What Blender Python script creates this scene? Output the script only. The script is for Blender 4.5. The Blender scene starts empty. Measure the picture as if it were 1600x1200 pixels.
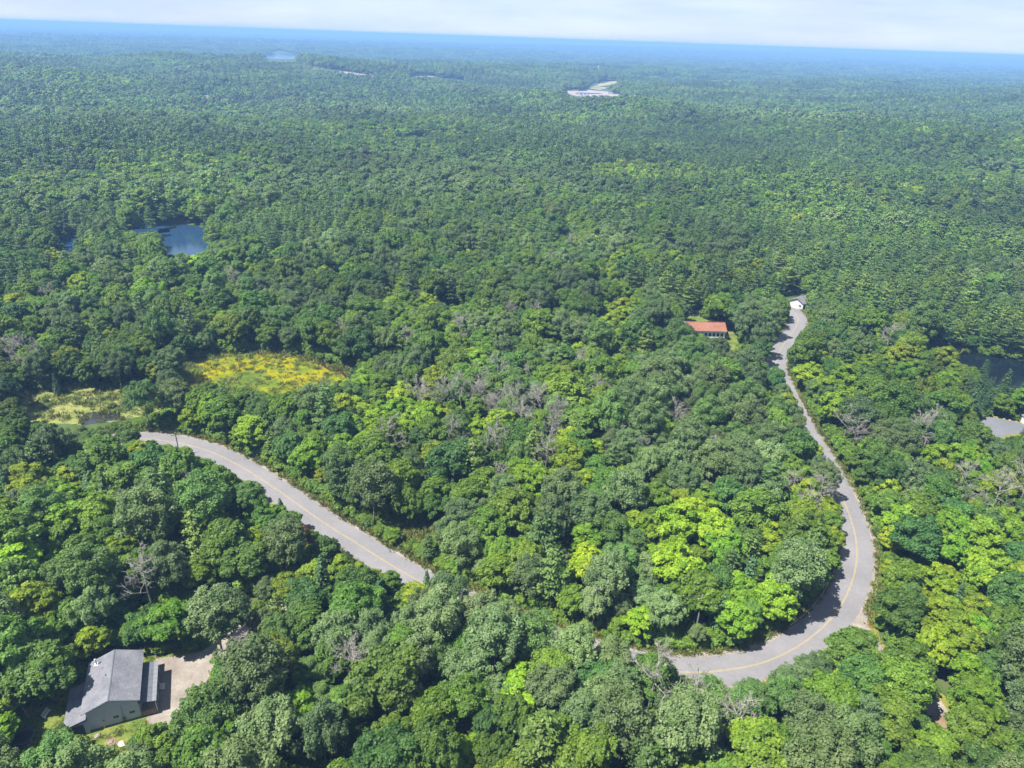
import bpy, math, random
import numpy as np
from mathutils import Vector, Matrix, noise as mnoise

# ------------------------------------------------------------------ camera, sky, sun, exposure
SC = bpy.context.scene
CAM_H = 100.0
FPX = 1101.0                      # focal length in pixels of the 1600 px wide photograph
PITCH = math.degrees(math.atan(541.0 / FPX))
ROLL = 2.0
cam_data = bpy.data.cameras.new('camera')
cam_data.sensor_fit = 'HORIZONTAL'
cam_data.sensor_width = 36.0
cam_data.lens = 36.0 * FPX / 1600.0
cam_data.clip_start = 1.0
cam_data.clip_end = 90000.0
cam = bpy.data.objects.new('camera', cam_data)
SC.collection.objects.link(cam)
CAM_R = Matrix.Rotation(math.radians(90 - PITCH), 3, 'X') @ Matrix.Rotation(math.radians(ROLL), 3, 'Z')
cam.matrix_world = Matrix.Translation((0, 0, CAM_H)) @ CAM_R.to_4x4()
SC.camera = cam

SUN_TO = Vector((-0.87, -0.45, 0)).normalized()      # horizontal direction towards the sun
SUN_EL = math.radians(60)
world = bpy.data.worlds.new('World')
SC.world = world
world.use_nodes = True
wn = world.node_tree.nodes
sky = wn.new('ShaderNodeTexSky')
sky.sky_type = 'NISHITA'
sky.sun_disc = False
sky.sun_elevation = SUN_EL
sky.sun_rotation = math.atan2(SUN_TO.x, SUN_TO.y)
sky.altitude = 300
sky.air_density = 0.8
sky.dust_density = 0.3
sky.ozone_density = 3.0
bg = wn['Background']
bg.inputs['Strength'].default_value = 0.07
# a thin veil of high summer cloud over the whole sky
wl = world.node_tree.links
w_tc = wn.new('ShaderNodeTexCoord')
w_map = wn.new('ShaderNodeMapping')
w_map.inputs['Scale'].default_value = (1.0, 1.0, 3.0)
w_noise = wn.new('ShaderNodeTexNoise')
w_noise.inputs['Scale'].default_value = 2.2
w_noise.inputs['Detail'].default_value = 7.0
w_noise.inputs['Roughness'].default_value = 0.62
w_range = wn.new('ShaderNodeMapRange')
w_range.inputs[1].default_value, w_range.inputs[2].default_value = 0.3, 0.72
w_range.inputs[3].default_value, w_range.inputs[4].default_value = 0.74, 1.0
w_mix = wn.new('ShaderNodeMix')
w_mix.data_type = 'RGBA'
w_cloud = wn.new('ShaderNodeMix')
w_cloud.data_type = 'RGBA'
w_cloud.inputs[6].default_value = (2.35, 2.9, 4.1, 1)
w_cloud.inputs[7].default_value = (3.0, 3.35, 4.1, 1)
w_noise2 = wn.new('ShaderNodeTexNoise')
w_noise2.inputs['Scale'].default_value = 5.0
w_noise2.inputs['Detail'].default_value = 6.0
w_range2 = wn.new('ShaderNodeMapRange')
w_range2.inputs[1].default_value, w_range2.inputs[2].default_value = 0.35, 0.65
w_map2 = wn.new('ShaderNodeMapping')
w_map2.inputs['Scale'].default_value = (1.0, 1.0, 9.0)
wl.new(w_tc.outputs['Generated'], w_map2.inputs['Vector'])
wl.new(w_map2.outputs['Vector'], w_noise2.inputs['Vector'])
wl.new(w_noise2.outputs['Fac'], w_range2.inputs[0])
wl.new(w_range2.outputs[0], w_cloud.inputs[0])
wl.new(w_cloud.outputs[2], w_mix.inputs[7])
wl.new(w_tc.outputs['Generated'], w_map.inputs['Vector'])
wl.new(w_map.outputs['Vector'], w_noise.inputs['Vector'])
wl.new(w_noise.outputs['Fac'], w_range.inputs[0])
wl.new(w_range.outputs[0], w_mix.inputs[0])
wl.new(sky.outputs['Color'], w_mix.inputs[6])
wl.new(w_mix.outputs[2], bg.inputs['Color'])

sun_data = bpy.data.lights.new('sun', 'SUN')
sun_data.energy = 4.5
sun_data.angle = math.radians(0.5)
sun_data.color = (1.0, 0.955, 0.88)
sun = bpy.data.objects.new('sun', sun_data)
SC.collection.objects.link(sun)
S_DIR = Vector((SUN_TO.x * math.cos(SUN_EL), SUN_TO.y * math.cos(SUN_EL), math.sin(SUN_EL)))
sun.rotation_euler = (-S_DIR).to_track_quat('-Z', 'Y').to_euler()
sun.location = S_DIR * 300

SC.view_settings.view_transform = 'Standard'
SC.view_settings.look = 'None'
SC.view_settings.exposure = 1.78
SC.view_settings.gamma = 1.0
SC.view_settings.use_curve_mapping = False
SC.render.engine = 'CYCLES'
SC.cycles.max_bounces = 6
SC.cycles.diffuse_bounces = 4
SC.cycles.glossy_bounces = 2
SC.cycles.transmission_bounces = 3
SC.cycles.volume_bounces = 0
SC.cycles.caustics_reflective = False
SC.cycles.caustics_refractive = False
SC.cycles.sample_clamp_indirect = 4.0
SC.cycles.use_denoising = True

HAZE_DENSITY = 2.3e-4
HAZE_COLOR = (0.22, 0.42, 0.78, 1)

# ------------------------------------------------------------------ geometry of the place
RNG = np.random.default_rng(11)
random.seed(11)
CR = np.array(CAM_R)


def sstep(x, a, b):
    t = np.clip((np.asarray(x, float) - a) / (b - a), 0, 1)
    return t * t * (3 - 2 * t)


def terrain(x, y):
    """height of the ground; flat round the road, gently rolling beyond"""
    x = np.asarray(x, float)
    y = np.asarray(y, float)
    d = np.sqrt(x * x + y * y)
    k = sstep(d, 430, 1000)
    z = 8.0 * np.sin(x / 131 + 1.3 + 0.7 * np.sin(y / 217)) * np.sin(y / 163 + 0.4) + 8.0 * np.sin(x / 320 - y / 410 + 2.0) \
        + 4.0 * np.sin(x / 71 + y / 95)
    far = 7.0 * np.sin(x / 900 + 0.5) * np.sin(y / 1300 + 1.0) + 6.0 * np.sin(x / 2100 - y / 1700)
    ridge = 16.0 * np.exp(-(((x + 900) / 750) ** 2 + ((y - 2050) / 330) ** 2))
    dip = -5.0 * np.exp(-(((x + 900) / 1500) ** 2 + ((y - 3500) / 700) ** 2))
    z = k * (z * (1 - 0.6 * sstep(d, 2500, 5000)) + ridge + dip) + sstep(d, 1500, 4000) * far
    z = z + sstep(d, 6500, 15000) * (16 + 13 * np.sin(x / 2300 + 1.1 * np.sin(y / 3100)) + 9 * np.sin(x / 830 + y / 1900) + 5 * np.sin(x / 390 - y / 700))
    return z


def G(px, py, z=0.0):
    """the point of the ground (or of the level z) seen at a place of the photograph"""
    d = CR @ np.array([(px - 800) / FPX, -(py - 600) / FPX, -1.0])
    t = (z - CAM_H) / d[2]
    p = np.array([0, 0, CAM_H]) + d * t
    for _ in range(12):
        if np.hypot(p[0], p[1]) < 430 or z:
            break
        h = float(terrain(p[0], p[1]))
        p = np.array([0, 0, CAM_H]) + d * ((h - CAM_H) / d[2])
    return np.array([p[0], p[1]])


def project(P):
    c = (np.asarray(P, float) - np.array([0, 0, CAM_H])) @ CR
    dep = np.maximum(-c[..., 2], 1e-3)
    return 800 + FPX * c[..., 0] / dep, 600 - FPX * c[..., 1] / dep, -c[..., 2]


def Gs(pts):
    return np.array([G(*p) for p in pts])


def spline(P, step):
    """Catmull-Rom through P, resampled every step metres"""
    P = np.asarray(P, float)
    P = np.vstack([2 * P[0] - P[1], P, 2 * P[-1] - P[-2]])
    out = []
    for i in range(1, len(P) - 2):
        a, b, c, d = P[i - 1:i + 3]
        n = 24
        for t in np.linspace(0, 1, n, endpoint=False):
            out.append(0.5 * ((2 * b) + (-a + c) * t + (2 * a - 5 * b + 4 * c - d) * t * t + (-a + 3 * b - 3 * c + d) * t ** 3))
    out.append(P[-2])
    out = np.array(out)
    s = np.concatenate([[0], np.cumsum(np.linalg.norm(np.diff(out, axis=0), axis=1))])
    q = np.linspace(0, s[-1], max(3, int(s[-1] / step)))
    return np.stack([np.interp(q, s, out[:, k]) for k in range(out.shape[1])], 1)


def in_poly(x, y, poly):
    x = np.asarray(x, float)
    y = np.asarray(y, float)
    r = np.zeros(x.shape, bool)
    n = len(poly)
    for i in range(n):
        x1, y1 = poly[i]
        x2, y2 = poly[(i + 1) % n]
        if y1 == y2:
            continue
        c = ((y1 > y) != (y2 > y)) & (x < (x2 - x1) * (y - y1) / (y2 - y1) + x1)
        r ^= c
    return r


# ------------------------------------------------------------------ materials
def new_mat(name):
    m = bpy.data.materials.new(name)
    m.use_nodes = True
    nt = m.node_tree
    b = nt.nodes['Principled BSDF']
    return m, nt, b


def N(nt, typ, **kw):
    n = nt.nodes.new(typ)
    for k, v in kw.items():
        setattr(n, k, v)
    return n


def ramp(nt, fac, stops, interp='LINEAR'):
    r = N(nt, 'ShaderNodeValToRGB')
    r.color_ramp.interpolation = interp
    e = r.color_ramp.elements
    e[0].position, e[0].color = stops[0][0], (*stops[0][1], 1)
    e[1].position, e[1].color = stops[-1][0], (*stops[-1][1], 1)
    for p, c in stops[1:-1]:
        q = e.new(p)
        q.color = (*c, 1)
    nt.links.new(fac, r.inputs['Fac'])
    return r.outputs['Color']


def noise_tex(nt, scale, detail=4, rough=0.55, dist=0.0):
    g = N(nt, 'ShaderNodeNewGeometry')
    n = N(nt, 'ShaderNodeTexNoise')
    n.inputs['Scale'].default_value = scale
    n.inputs['Detail'].default_value = detail
    n.inputs['Roughness'].default_value = rough
    n.inputs['Distortion'].default_value = dist
    nt.links.new(g.outputs['Position'], n.inputs['Vector'])
    return n.outputs['Fac']


def mixc(nt, a, b, fac, mode='MIX'):
    m = N(nt, 'ShaderNodeMix', data_type='RGBA', blend_type=mode)
    for s, v in ((m.inputs[6], a), (m.inputs[7], b), (m.inputs[0], fac)):
        if hasattr(v, 'is_output'):
            nt.links.new(v, s)
        else:
            s.default_value = (*v, 1) if isinstance(v, tuple) and len(v) == 3 else v
    return m.outputs[2]


def ground_mat(name, stops, scale, rough=0.9, bump=0.3, bump_scale=None, spec=0.2, detail=6, distort=0.0, fine=None):
    m, nt, b = new_mat(name)
    col = ramp(nt, noise_tex(nt, scale, detail, 0.62, distort), [(p, tuple(q * 0.82 for q in c)) for p, c in stops])
    if fine:
        f = ramp(nt, noise_tex(nt, fine[0], 3, 0.7), [(0.3, (fine[1],) * 3), (0.7, (fine[2],) * 3)])
        col = mixc(nt, col, f, 1.0, 'MULTIPLY')
    nt.links.new(col, b.inputs['Base Color'])
    b.inputs['Roughness'].default_value = rough
    b.inputs['Specular IOR Level'].default_value = spec
    if bump:
        bp = N(nt, 'ShaderNodeBump')
        bp.inputs['Strength'].default_value = bump
        bp.inputs['Distance'].default_value = 0.2
        nt.links.new(noise_tex(nt, bump_scale or scale * 6, 5), bp.inputs['Height'])
        nt.links.new(bp.outputs['Normal'], b.inputs['Normal'])
    return m


def leaf_mat(name, lo, hi, trans=0.38, hue=0.012, patch=0.44, value=0.18):
    """leaf colour between lo and hi by leaf, with a drift from tree to tree and from stand to stand"""
    m, nt, b = new_mat(name)
    at = N(nt, 'ShaderNodeAttribute', attribute_name='tone')
    oi = N(nt, 'ShaderNodeObjectInfo')
    col = mixc(nt, lo, hi, at.outputs['Fac'])
    h = N(nt, 'ShaderNodeHueSaturation')
    mr = N(nt, 'ShaderNodeMapRange')
    mr.inputs[3].default_value, mr.inputs[4].default_value = 0.5 - hue, 0.5 + hue
    nt.links.new(oi.outputs['Random'], mr.inputs[0])
    nt.links.new(mr.outputs[0], h.inputs['Hue'])
    w = N(nt, 'ShaderNodeMath', operation='MULTIPLY')
    nt.links.new(oi.outputs['Random'], w.inputs[0])
    w.inputs[1].default_value = 7.31
    fr = N(nt, 'ShaderNodeMath', operation='FRACT')
    nt.links.new(w.outputs[0], fr.inputs[0])
    mv = N(nt, 'ShaderNodeMapRange')
    mv.inputs[3].default_value, mv.inputs[4].default_value = 1 - value, 1 + value
    nt.links.new(fr.outputs[0], mv.inputs[0])
    nz = noise_tex(nt, 0.008, 4, 0.6)
    mp = N(nt, 'ShaderNodeMapRange')
    mp.inputs[1].default_value, mp.inputs[2].default_value = 0.3, 0.7
    mp.inputs[3].default_value, mp.inputs[4].default_value = 1 - patch, 1 + patch
    nt.links.new(nz, mp.inputs[0])
    mu = N(nt, 'ShaderNodeMath', operation='MULTIPLY')
    nt.links.new(mv.outputs[0], mu.inputs[0])
    nt.links.new(mp.outputs[0], mu.inputs[1])
    nt.links.new(mu.outputs[0], h.inputs['Value'])
    nt.links.new(col, h.inputs['Color'])
    tint = mixc(nt, h.outputs['Color'], oi.outputs['Color'], 1.0, 'MULTIPLY')
    nt.links.new(tint, b.inputs['Base Color'])
    b.inputs['Roughness'].default_value = 0.55
    b.inputs['Specular IOR Level'].default_value = 0.25
    tr = N(nt, 'ShaderNodeBsdfTranslucent')
    tcol = mixc(nt, tint, (1.15, 1.25, 0.55), 1.0, 'MULTIPLY')
    nt.links.new(tcol, tr.inputs['Color'])
    mx = N(nt, 'ShaderNodeMixShader')
    mx.inputs[0].default_value = trans
    nt.links.new(b.outputs[0], mx.inputs[1])
    nt.links.new(tr.outputs[0], mx.inputs[2])
    nt.links.new(mx.outputs[0], nt.nodes['Material Output'].inputs['Surface'])
    return m


def plain(name, col, rough=0.7, metal=0.0, spec=0.3, var=0.12, scale=1.5):
    m, nt, b = new_mat(name)
    f = ramp(nt, noise_tex(nt, scale, 5), [(0.3, tuple(0.82 * c * (1 - var) for c in col)), (0.7, tuple(0.82 * c * (1 + var) for c in col))])
    nt.links.new(f, b.inputs['Base Color'])
    b.inputs['Roughness'].default_value = rough
    b.inputs['Metallic'].default_value = metal
    b.inputs['Specular IOR Level'].default_value = spec
    return m


M = {}
M['floor'] = ground_mat('forest_floor', [(0.3, (0.035, 0.050, 0.012)), (0.5, (0.050, 0.085, 0.018)), (0.7, (0.085, 0.090, 0.034))], 0.12, bump=0.5)
M['grass'] = ground_mat('rough_grass', [(0.28, (0.045, 0.085, 0.012)), (0.5, (0.10, 0.14, 0.020)), (0.72, (0.19, 0.165, 0.045))], 0.35, bump=0.6, fine=(4.0, 0.6, 1.3))
M['verge'] = ground_mat('verge_grass', [(0.25, (0.07, 0.11, 0.016)), (0.5, (0.15, 0.16, 0.025)), (0.75, (0.27, 0.15, 0.05))], 0.22, bump=0.6, fine=(4.0, 0.6, 1.3))
M['gravel'] = ground_mat('pale_gravel', [(0.3, (0.150, 0.128, 0.107)), (0.55, (0.225, 0.197, 0.168)), (0.75, (0.300, 0.268, 0.232))], 0.25, bump=0.3, fine=(5.0, 0.75, 1.2))
M['dirt'] = ground_mat('sandy_dirt', [(0.3, (0.15, 0.10, 0.055)), (0.7, (0.25, 0.175, 0.115))], 0.4, bump=0.4, fine=(4.0, 0.7, 1.2))
M['asphalt'] = ground_mat('worn_asphalt', [(0.3, (0.142, 0.138, 0.144)), (0.5, (0.162, 0.157, 0.163)), (0.7, (0.185, 0.179, 0.184))], 0.10, bump=0.1, fine=(1.4, 0.9, 1.07))
M['lot'] = ground_mat('smooth_asphalt', [(0.3, (0.105, 0.11, 0.122)), (0.7, (0.135, 0.14, 0.152))], 0.1, bump=0.1, fine=(1.2, 0.9, 1.06))
M['line'] = ground_mat('worn_yellow_paint', [(0.3, (0.25, 0.19, 0.085)), (0.7, (0.33, 0.26, 0.125))], 0.9, bump=0.0)
M['rock'] = ground_mat('granite', [(0.3, (0.14, 0.115, 0.10)), (0.5, (0.22, 0.185, 0.16)), (0.7, (0.31, 0.27, 0.24))], 0.5, bump=0.6, bump_scale=2)
M['bark'] = ground_mat('bark', [(0.3, (0.075, 0.060, 0.045)), (0.7, (0.16, 0.13, 0.105))], 1.5, bump=0.4)
M['pale_bark'] = ground_mat('pale_bark', [(0.3, (0.12, 0.11, 0.095)), (0.55, (0.20, 0.19, 0.165)), (0.75, (0.28, 0.27, 0.245))], 1.2, bump=0.3)
M['dead_wood'] = ground_mat('dead_wood', [(0.3, (0.16, 0.152, 0.128)), (0.7, (0.30, 0.288, 0.25))], 1.0, bump=0.3)

M['leafy'] = leaf_mat('green_leaves', (0.052, 0.104, 0.010), (0.130, 0.214, 0.021))
M['dark'] = leaf_mat('dark_leaves', (0.038, 0.086, 0.014), (0.092, 0.168, 0.027))
M['maple'] = leaf_mat('yellow_green_leaves', (0.078, 0.152, 0.008), (0.198, 0.268, 0.014), hue=0.018)
M['poplar'] = leaf_mat('grey_green_leaves', (0.062, 0.110, 0.029), (0.145, 0.205, 0.070), hue=0.012)
M['pine'] = leaf_mat('pine_needles', (0.034, 0.074, 0.014), (0.088, 0.145, 0.030), trans=0.15)
M['spruce'] = leaf_mat('spruce_needles', (0.024, 0.058, 0.014), (0.058, 0.108, 0.030), trans=0.12)
M['rust'] = leaf_mat('browned_leaves', (0.07, 0.035, 0.018), (0.17, 0.080, 0.045))
M['yellow'] = leaf_mat('yellow_leaves', (0.20, 0.19, 0.006), (0.42, 0.36, 0.015))
M['sedge'] = leaf_mat('sedge_blades', (0.07, 0.10, 0.020), (0.20, 0.22, 0.060), hue=0.03, value=0.35)


def water_mat(name, col, rough=0.06, bump=0.06, scale=1.2):
    m, nt, b = new_mat(name)
    b.inputs['Base Color'].default_value = (*col, 1)
    b.inputs['Roughness'].default_value = rough
    b.inputs['IOR'].default_value = 1.33
    b.inputs['Specular IOR Level'].default_value = 0.5
    bp = N(nt, 'ShaderNodeBump')
    bp.inputs['Strength'].default_value = bump
    bp.inputs['Distance'].default_value = 0.1
    nt.links.new(noise_tex(nt, scale, 3), bp.inputs['Height'])
    nt.links.new(bp.outputs['Normal'], b.inputs['Normal'])
    return m


M['pond'] = water_mat('dark_pond_water', (0.004, 0.007, 0.009), bump=0.3, scale=0.8)
M['sky_tinted_pond'] = water_mat('sky_tinted_pond_water', (0.012, 0.032, 0.065), bump=0.3, scale=0.8)  # blue of the reflected sky is put into the base colour
M['peat'] = water_mat('brown_bog_water', (0.030, 0.012, 0.007))
M['creek'] = water_mat('creek_water', (0.025, 0.025, 0.028))
M['lake'] = water_mat('far_lake_water', (0.02, 0.035, 0.05), rough=0.1, bump=0.1, scale=0.3)

# ------------------------------------------------------------------ mesh helpers
COL = SC.collection


def link(name, me, mat=None, parent=None, **props):
    o = bpy.data.objects.new(name, me)
    COL.objects.link(o)
    if mat is not None and me is not None and not me.materials:
        me.materials.append(mat)
    if parent is not None:
        o.parent = parent
    for k, v in props.items():
        o[k] = v
    return o


def mesh(name, verts, faces, smooth=False):
    me = bpy.data.meshes.new(name)
    me.from_pydata([tuple(map(float, v)) for v in verts], [], [tuple(map(int, f)) for f in faces])
    if smooth:
        me.polygons.foreach_set('use_smooth', [True] * len(me.polygons))
    me.update()
    return me


def np_mesh(name, V, F, tone=None, smooth=False):
    """V (n,3), F (m,k) all faces with k corners"""
    me = bpy.data.meshes.new(name)
    V = np.ascontiguousarray(V, np.float32)
    F = np.ascontiguousarray(F, np.int32)
    m, k = F.shape
    me.vertices.add(len(V))
    me.vertices.foreach_set('co', V.ravel())
    me.loops.add(m * k)
    me.loops.foreach_set('vertex_index', F.ravel())
    me.polygons.add(m)
    me.polygons.foreach_set('loop_start', np.arange(0, m * k, k, dtype=np.int32))
    me.polygons.foreach_set('loop_total', np.full(m, k, np.int32))
    if smooth:
        me.polygons.foreach_set('use_smooth', np.ones(m, bool))
    if tone is not None:
        a = me.attributes.new('tone', 'FLOAT', 'FACE')
        a.data.foreach_set('value', np.ascontiguousarray(tone, np.float32))
    me.update(calc_edges=True)
    return me


class MB:
    """collects boxes, prisms and tubes for one mesh"""

    def __init__(self):
        self.v, self.f = [], []

    def add(self, V, F):
        k = len(self.v)
        self.v += [tuple(p) for p in V]
        self.f += [tuple(i + k for i in f) for f in F]
        return self

    def box(self, x0, x1, y0, y1, z0, z1):
        V = [(x0, y0, z0), (x1, y0, z0), (x1, y1, z0), (x0, y1, z0), (x0, y0, z1), (x1, y0, z1), (x1, y1, z1), (x0, y1, z1)]
        return self.add(V, [(0, 3, 2, 1), (4, 5, 6, 7), (0, 1, 5, 4), (1, 2, 6, 5), (2, 3, 7, 6), (3, 0, 4, 7)])

    def slab(self, quad, t):
        """a quad (counter-clockwise from above) given thickness t downwards along its normal"""
        q = [Vector(p) for p in quad]
        n = (q[1] - q[0]).cross(q[3] - q[0]).normalized()
        V = q + [p - n * t for p in q]
        return self.add(V, [(0, 1, 2, 3), (7, 6, 5, 4), (0, 4, 5, 1), (1, 5, 6, 2), (2, 6, 7, 3), (3, 7, 4, 0)])

    def tube(self, pts, rad, n=6):
        pts = [Vector(p) for p in pts]
        V, F = [], []
        for i, p in enumerate(pts):
            d = (pts[min(i + 1, len(pts) - 1)] - pts[max(i - 1, 0)])
            d = d.normalized() if d.length > 1e-6 else Vector((0, 0, 1))
            a = d.orthogonal().normalized()
            b = d.cross(a)
            r = rad[i] if hasattr(rad, '__len__') else rad
            for k in range(n):
                t = 2 * math.pi * k / n
                V.append(p + a * (r * math.cos(t)) + b * (r * math.sin(t)))
        for i in range(len(pts) - 1):
            for k in range(n):
                F.append((i * n + k, i * n + (k + 1) % n, (i + 1) * n + (k + 1) % n, (i + 1) * n + k))
        F.append(tuple(range(n - 1, -1, -1)))
        F.append(tuple(range((len(pts) - 1) * n, len(pts) * n)))
        return self.add(V, F)

    def build(self, name, mat, parent=None, smooth=False, **props):
        return link(name, mesh(name, self.v, self.f, smooth), mat, parent, **props)


def empty(name, loc, rz=0.0, **props):
    o = bpy.data.objects.new(name, None)
    COL.objects.link(o)
    o.empty_display_size = 0.5
    o.location = loc
    o.rotation_euler = (0, 0, rz)
    for k, v in props.items():
        o[k] = v
    return o


def wobble(x, y, s, seed=0.0):
    return mnoise.noise(Vector((x * s, y * s, seed)))


def sheet(name, poly, z, mat, edge=0.6, step=1.2, kind='structure', drape=False, parent=None):
    """a flat patch of ground with an uneven natural edge"""
    P = np.vstack([poly, poly[:1]])
    out = []
    for i in range(len(P) - 1):
        n = max(1, int(np.linalg.norm(P[i + 1] - P[i]) / step))
        for t in np.linspace(0, 1, n, endpoint=False):
            out.append(P[i] * (1 - t) + P[i + 1] * t)
    out = np.array(out)
    c = out.mean(0)
    V = []
    for p in out:
        d = p - c
        d /= max(1e-6, np.linalg.norm(d))
        w = edge * (wobble(p[0], p[1], 0.35, 3.3) + 0.6 * wobble(p[0], p[1], 1.1, 8.1))
        q = p + d * w
        V.append((q[0], q[1], z + (float(terrain(q[0], q[1])) if drape else 0.0)))
    me = mesh(name, V, [tuple(range(len(V)))])
    o = link(name, me, mat, parent)
    if kind:
        o['kind'] = kind
    return o


def ribbon(name, path, left, right, z, mat, noise=0.0, parent=None, thick=0.0, seed=1.0, kind='structure'):
    """a strip along a path from -left to +right of it"""
    path = np.asarray(path)
    T = np.gradient(path, axis=0)
    T /= np.linalg.norm(T, axis=1)[:, None]
    Nn = np.stack([T[:, 1], -T[:, 0]], 1)
    V, F = [], []
    for i, (p, n) in enumerate(zip(path, Nn)):
        a = left + noise * wobble(p[0], p[1], 0.22, seed) + 0.5 * noise * wobble(p[0], p[1], 0.9, seed + 2)
        b = right + noise * wobble(p[0], p[1], 0.22, seed + 5) + 0.5 * noise * wobble(p[0], p[1], 0.9, seed + 7)
        l, r = p - n * a, p + n * b
        m = (l + r) / 2
        V += [(l[0], l[1], z), (m[0], m[1], z + thick), (r[0], r[1], z)]
    for i in range(len(path) - 1):
        k = 3 * i
        F += [(k, k + 1, k + 4, k + 3), (k + 1, k + 2, k + 5, k + 4)]
    me = mesh(name, V, F)
    if me.polygons[0].normal.z < 0:
        me.flip_normals()
    o = link(name, me, mat, parent)
    if kind:
        o['kind'] = kind
    return o


# ------------------------------------------------------------------ ground
def build_ground():
    rr = np.concatenate([[0.0], np.linspace(30, 500, 24), np.geomspace(530, 40000, 90)])
    na = 240
    aa = np.linspace(0, 2 * math.pi, na, endpoint=False)
    R_, A_ = np.meshgrid(rr[1:], aa, indexing='ij')
    X, Y = R_ * np.sin(A_), R_ * np.cos(A_)
    Z = terrain(X, Y)
    V = np.concatenate([[[0, 0, 0]], np.stack([X, Y, Z], -1).reshape(-1, 3)])
    F = [(0, 1 + (k + 1) % na, 1 + k) for k in range(na)]
    for i in range(len(rr) - 2):
        a, b = 1 + i * na, 1 + (i + 1) * na
        F += [(a + k, a + (k + 1) % na, b + (k + 1) % na, b + k) for k in range(na)]
    me = mesh('ground', V, F, smooth=True)
    if me.polygons[500].normal.z < 0:
        me.flip_normals()
    link('ground', me, M['floor'], kind='structure')


build_ground()

# ------------------------------------------------------------------ road
ROAD_PX = [(0, 742), (80, 712), (150, 692), (215, 686), (262, 690), (320, 703), (372, 727), (432, 765), (500, 813), (560, 851),
           (612, 884), (660, 911), (720, 942), (790, 975), (880, 1010), (970, 1036), (1060, 1050), (1130, 1048), (1200, 1033),
           (1262, 1000), (1308, 955), (1334, 900), (1338, 850), (1325, 800), (1303, 752), (1280, 710), (1258, 673),
           (1240, 640), (1224, 604), (1212, 572), (1220, 545), (1238, 520), (1247, 502), (1242, 489), (1228, 480), (1208, 474), (1180, 470)]
ROAD = spline(Gs(ROAD_PX), 1.5)
HALF = 3.35
road = ribbon('road', ROAD, HALF, HALF, 0.055, M['asphalt'], noise=0.05, thick=0.04)
ribbon('centre_line', ROAD, 0.15, -0.05, 0.102, M['line'], parent=road, kind=None)
ribbon('centre_line', ROAD, -0.05, 0.15, 0.102, M['line'], parent=road, kind=None)
ribbon('gravel_shoulder', ROAD, HALF + 1.05, HALF + 1.15, 0.030, M['gravel'], noise=0.6, seed=4.0)
ribbon('grass_verge', ROAD, HALF + 2.9, HALF + 2.9, 0.012, M['verge'], noise=1.3, seed=9.0)

_rx, _ry, _ = project(np.column_stack([ROAD, np.zeros(len(ROAD))]))
OUTER = ROAD[(_rx > 1225) & (_ry > 590) & (_ry < 1010)]
ribbon('gravel_edge', OUTER, -3.1, HALF + 1.9, 0.034, M['gravel'], noise=0.5, seed=31.0)
TURNOUT = spline(Gs([(1337, 925), (1338, 960), (1346, 990), (1362, 1015), (1386, 1040), (1420, 1068), (1452, 1094), (1470, 1118)]), 1.5)
ribbon('gravel_track', TURNOUT, 2.0, 2.0, 0.036, M['gravel'], noise=0.7, seed=14.0)
ribbon('track_verge', TURNOUT, 3.4, 3.6, 0.016, M['verge'], noise=1.0, seed=19.0)
sheet('gravel_apron', Gs([(1300, 985), (1322, 955), (1340, 915), (1356, 895), (1360, 930), (1352, 975), (1358, 1000), (1340, 1010), (1325, 990), (1305, 1005)]), 0.044, M['gravel'], edge=0.3)

DRIVE = spline(Gs([(548, 868), (520, 892), (470, 925), (420, 958), (372, 990), (338, 1018), (300, 1060)]), 1.5)
ribbon('house_driveway', DRIVE, 2.0, 2.0, 0.036, M['gravel'], noise=0.5, seed=24.0)
YARD_PX = [(243, 1029), (262, 1027), (285, 1024), (310, 1018), (338, 1006), (356, 996), (375, 986), (378, 1002), (352, 1024), (333, 1044),
           (322, 1066), (306, 1090), (288, 1106), (270, 1128), (258, 1142), (238, 1140), (228, 1126), (232, 1090), (236, 1060)]
sheet('gravel_yard', Gs(YARD_PX), 0.042, M['gravel'], edge=0.4)
LAWN_PX = [(-20, 1220), (-20, 1120), (40, 1080), (90, 1060), (110, 1030), (160, 1010), (230, 1010), (290, 985), (335, 984), (368, 988), (340, 1030),
           (325, 1080), (270, 1150), (220, 1190), (180, 1225), (80, 1240)]
sheet('lawn', Gs(LAWN_PX), 0.022, M['grass'], edge=0.8)

# wetland, bog, ponds
WET_PX = [(-40, 640), (30, 605), (90, 598), (150, 596), (215, 585), (270, 560), (330, 545), (400, 538), (470, 542), (545, 555), (590, 580), (580, 612),
          (520, 640), (440, 650), (330, 640), (260, 640), (200, 655), (120, 665), (40, 660)]
BOG_PX = [(268, 590), (285, 572), (310, 560), (350, 552), (400, 547), (450, 552), (500, 560), (548, 574), (562, 588), (555, 606), (520, 615), (470, 628), (420, 634), (350, 625), (300, 612)]
M['sedge_ground'] = ground_mat('sedge_ground', [(0.25, (0.06, 0.08, 0.018)), (0.42, (0.125, 0.155, 0.030)), (0.56, (0.20, 0.22, 0.058)), (0.68, (0.14, 0.12, 0.045)), (0.8, (0.10, 0.13, 0.025))], 0.16, bump=0.6, fine=(2.2, 0.55, 1.3), distort=0.6)
m, nt, b = new_mat('bog_mat')
_a = N(nt, 'ShaderNodeMix', data_type='FLOAT')
_a.inputs[0].default_value = 0.55
nt.links.new(noise_tex(nt, 0.2, 10, 0.74, 1.6), _a.inputs[2])
nt.links.new(noise_tex(nt, 0.055, 3, 0.5, 0.5), _a.inputs[3])
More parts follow.
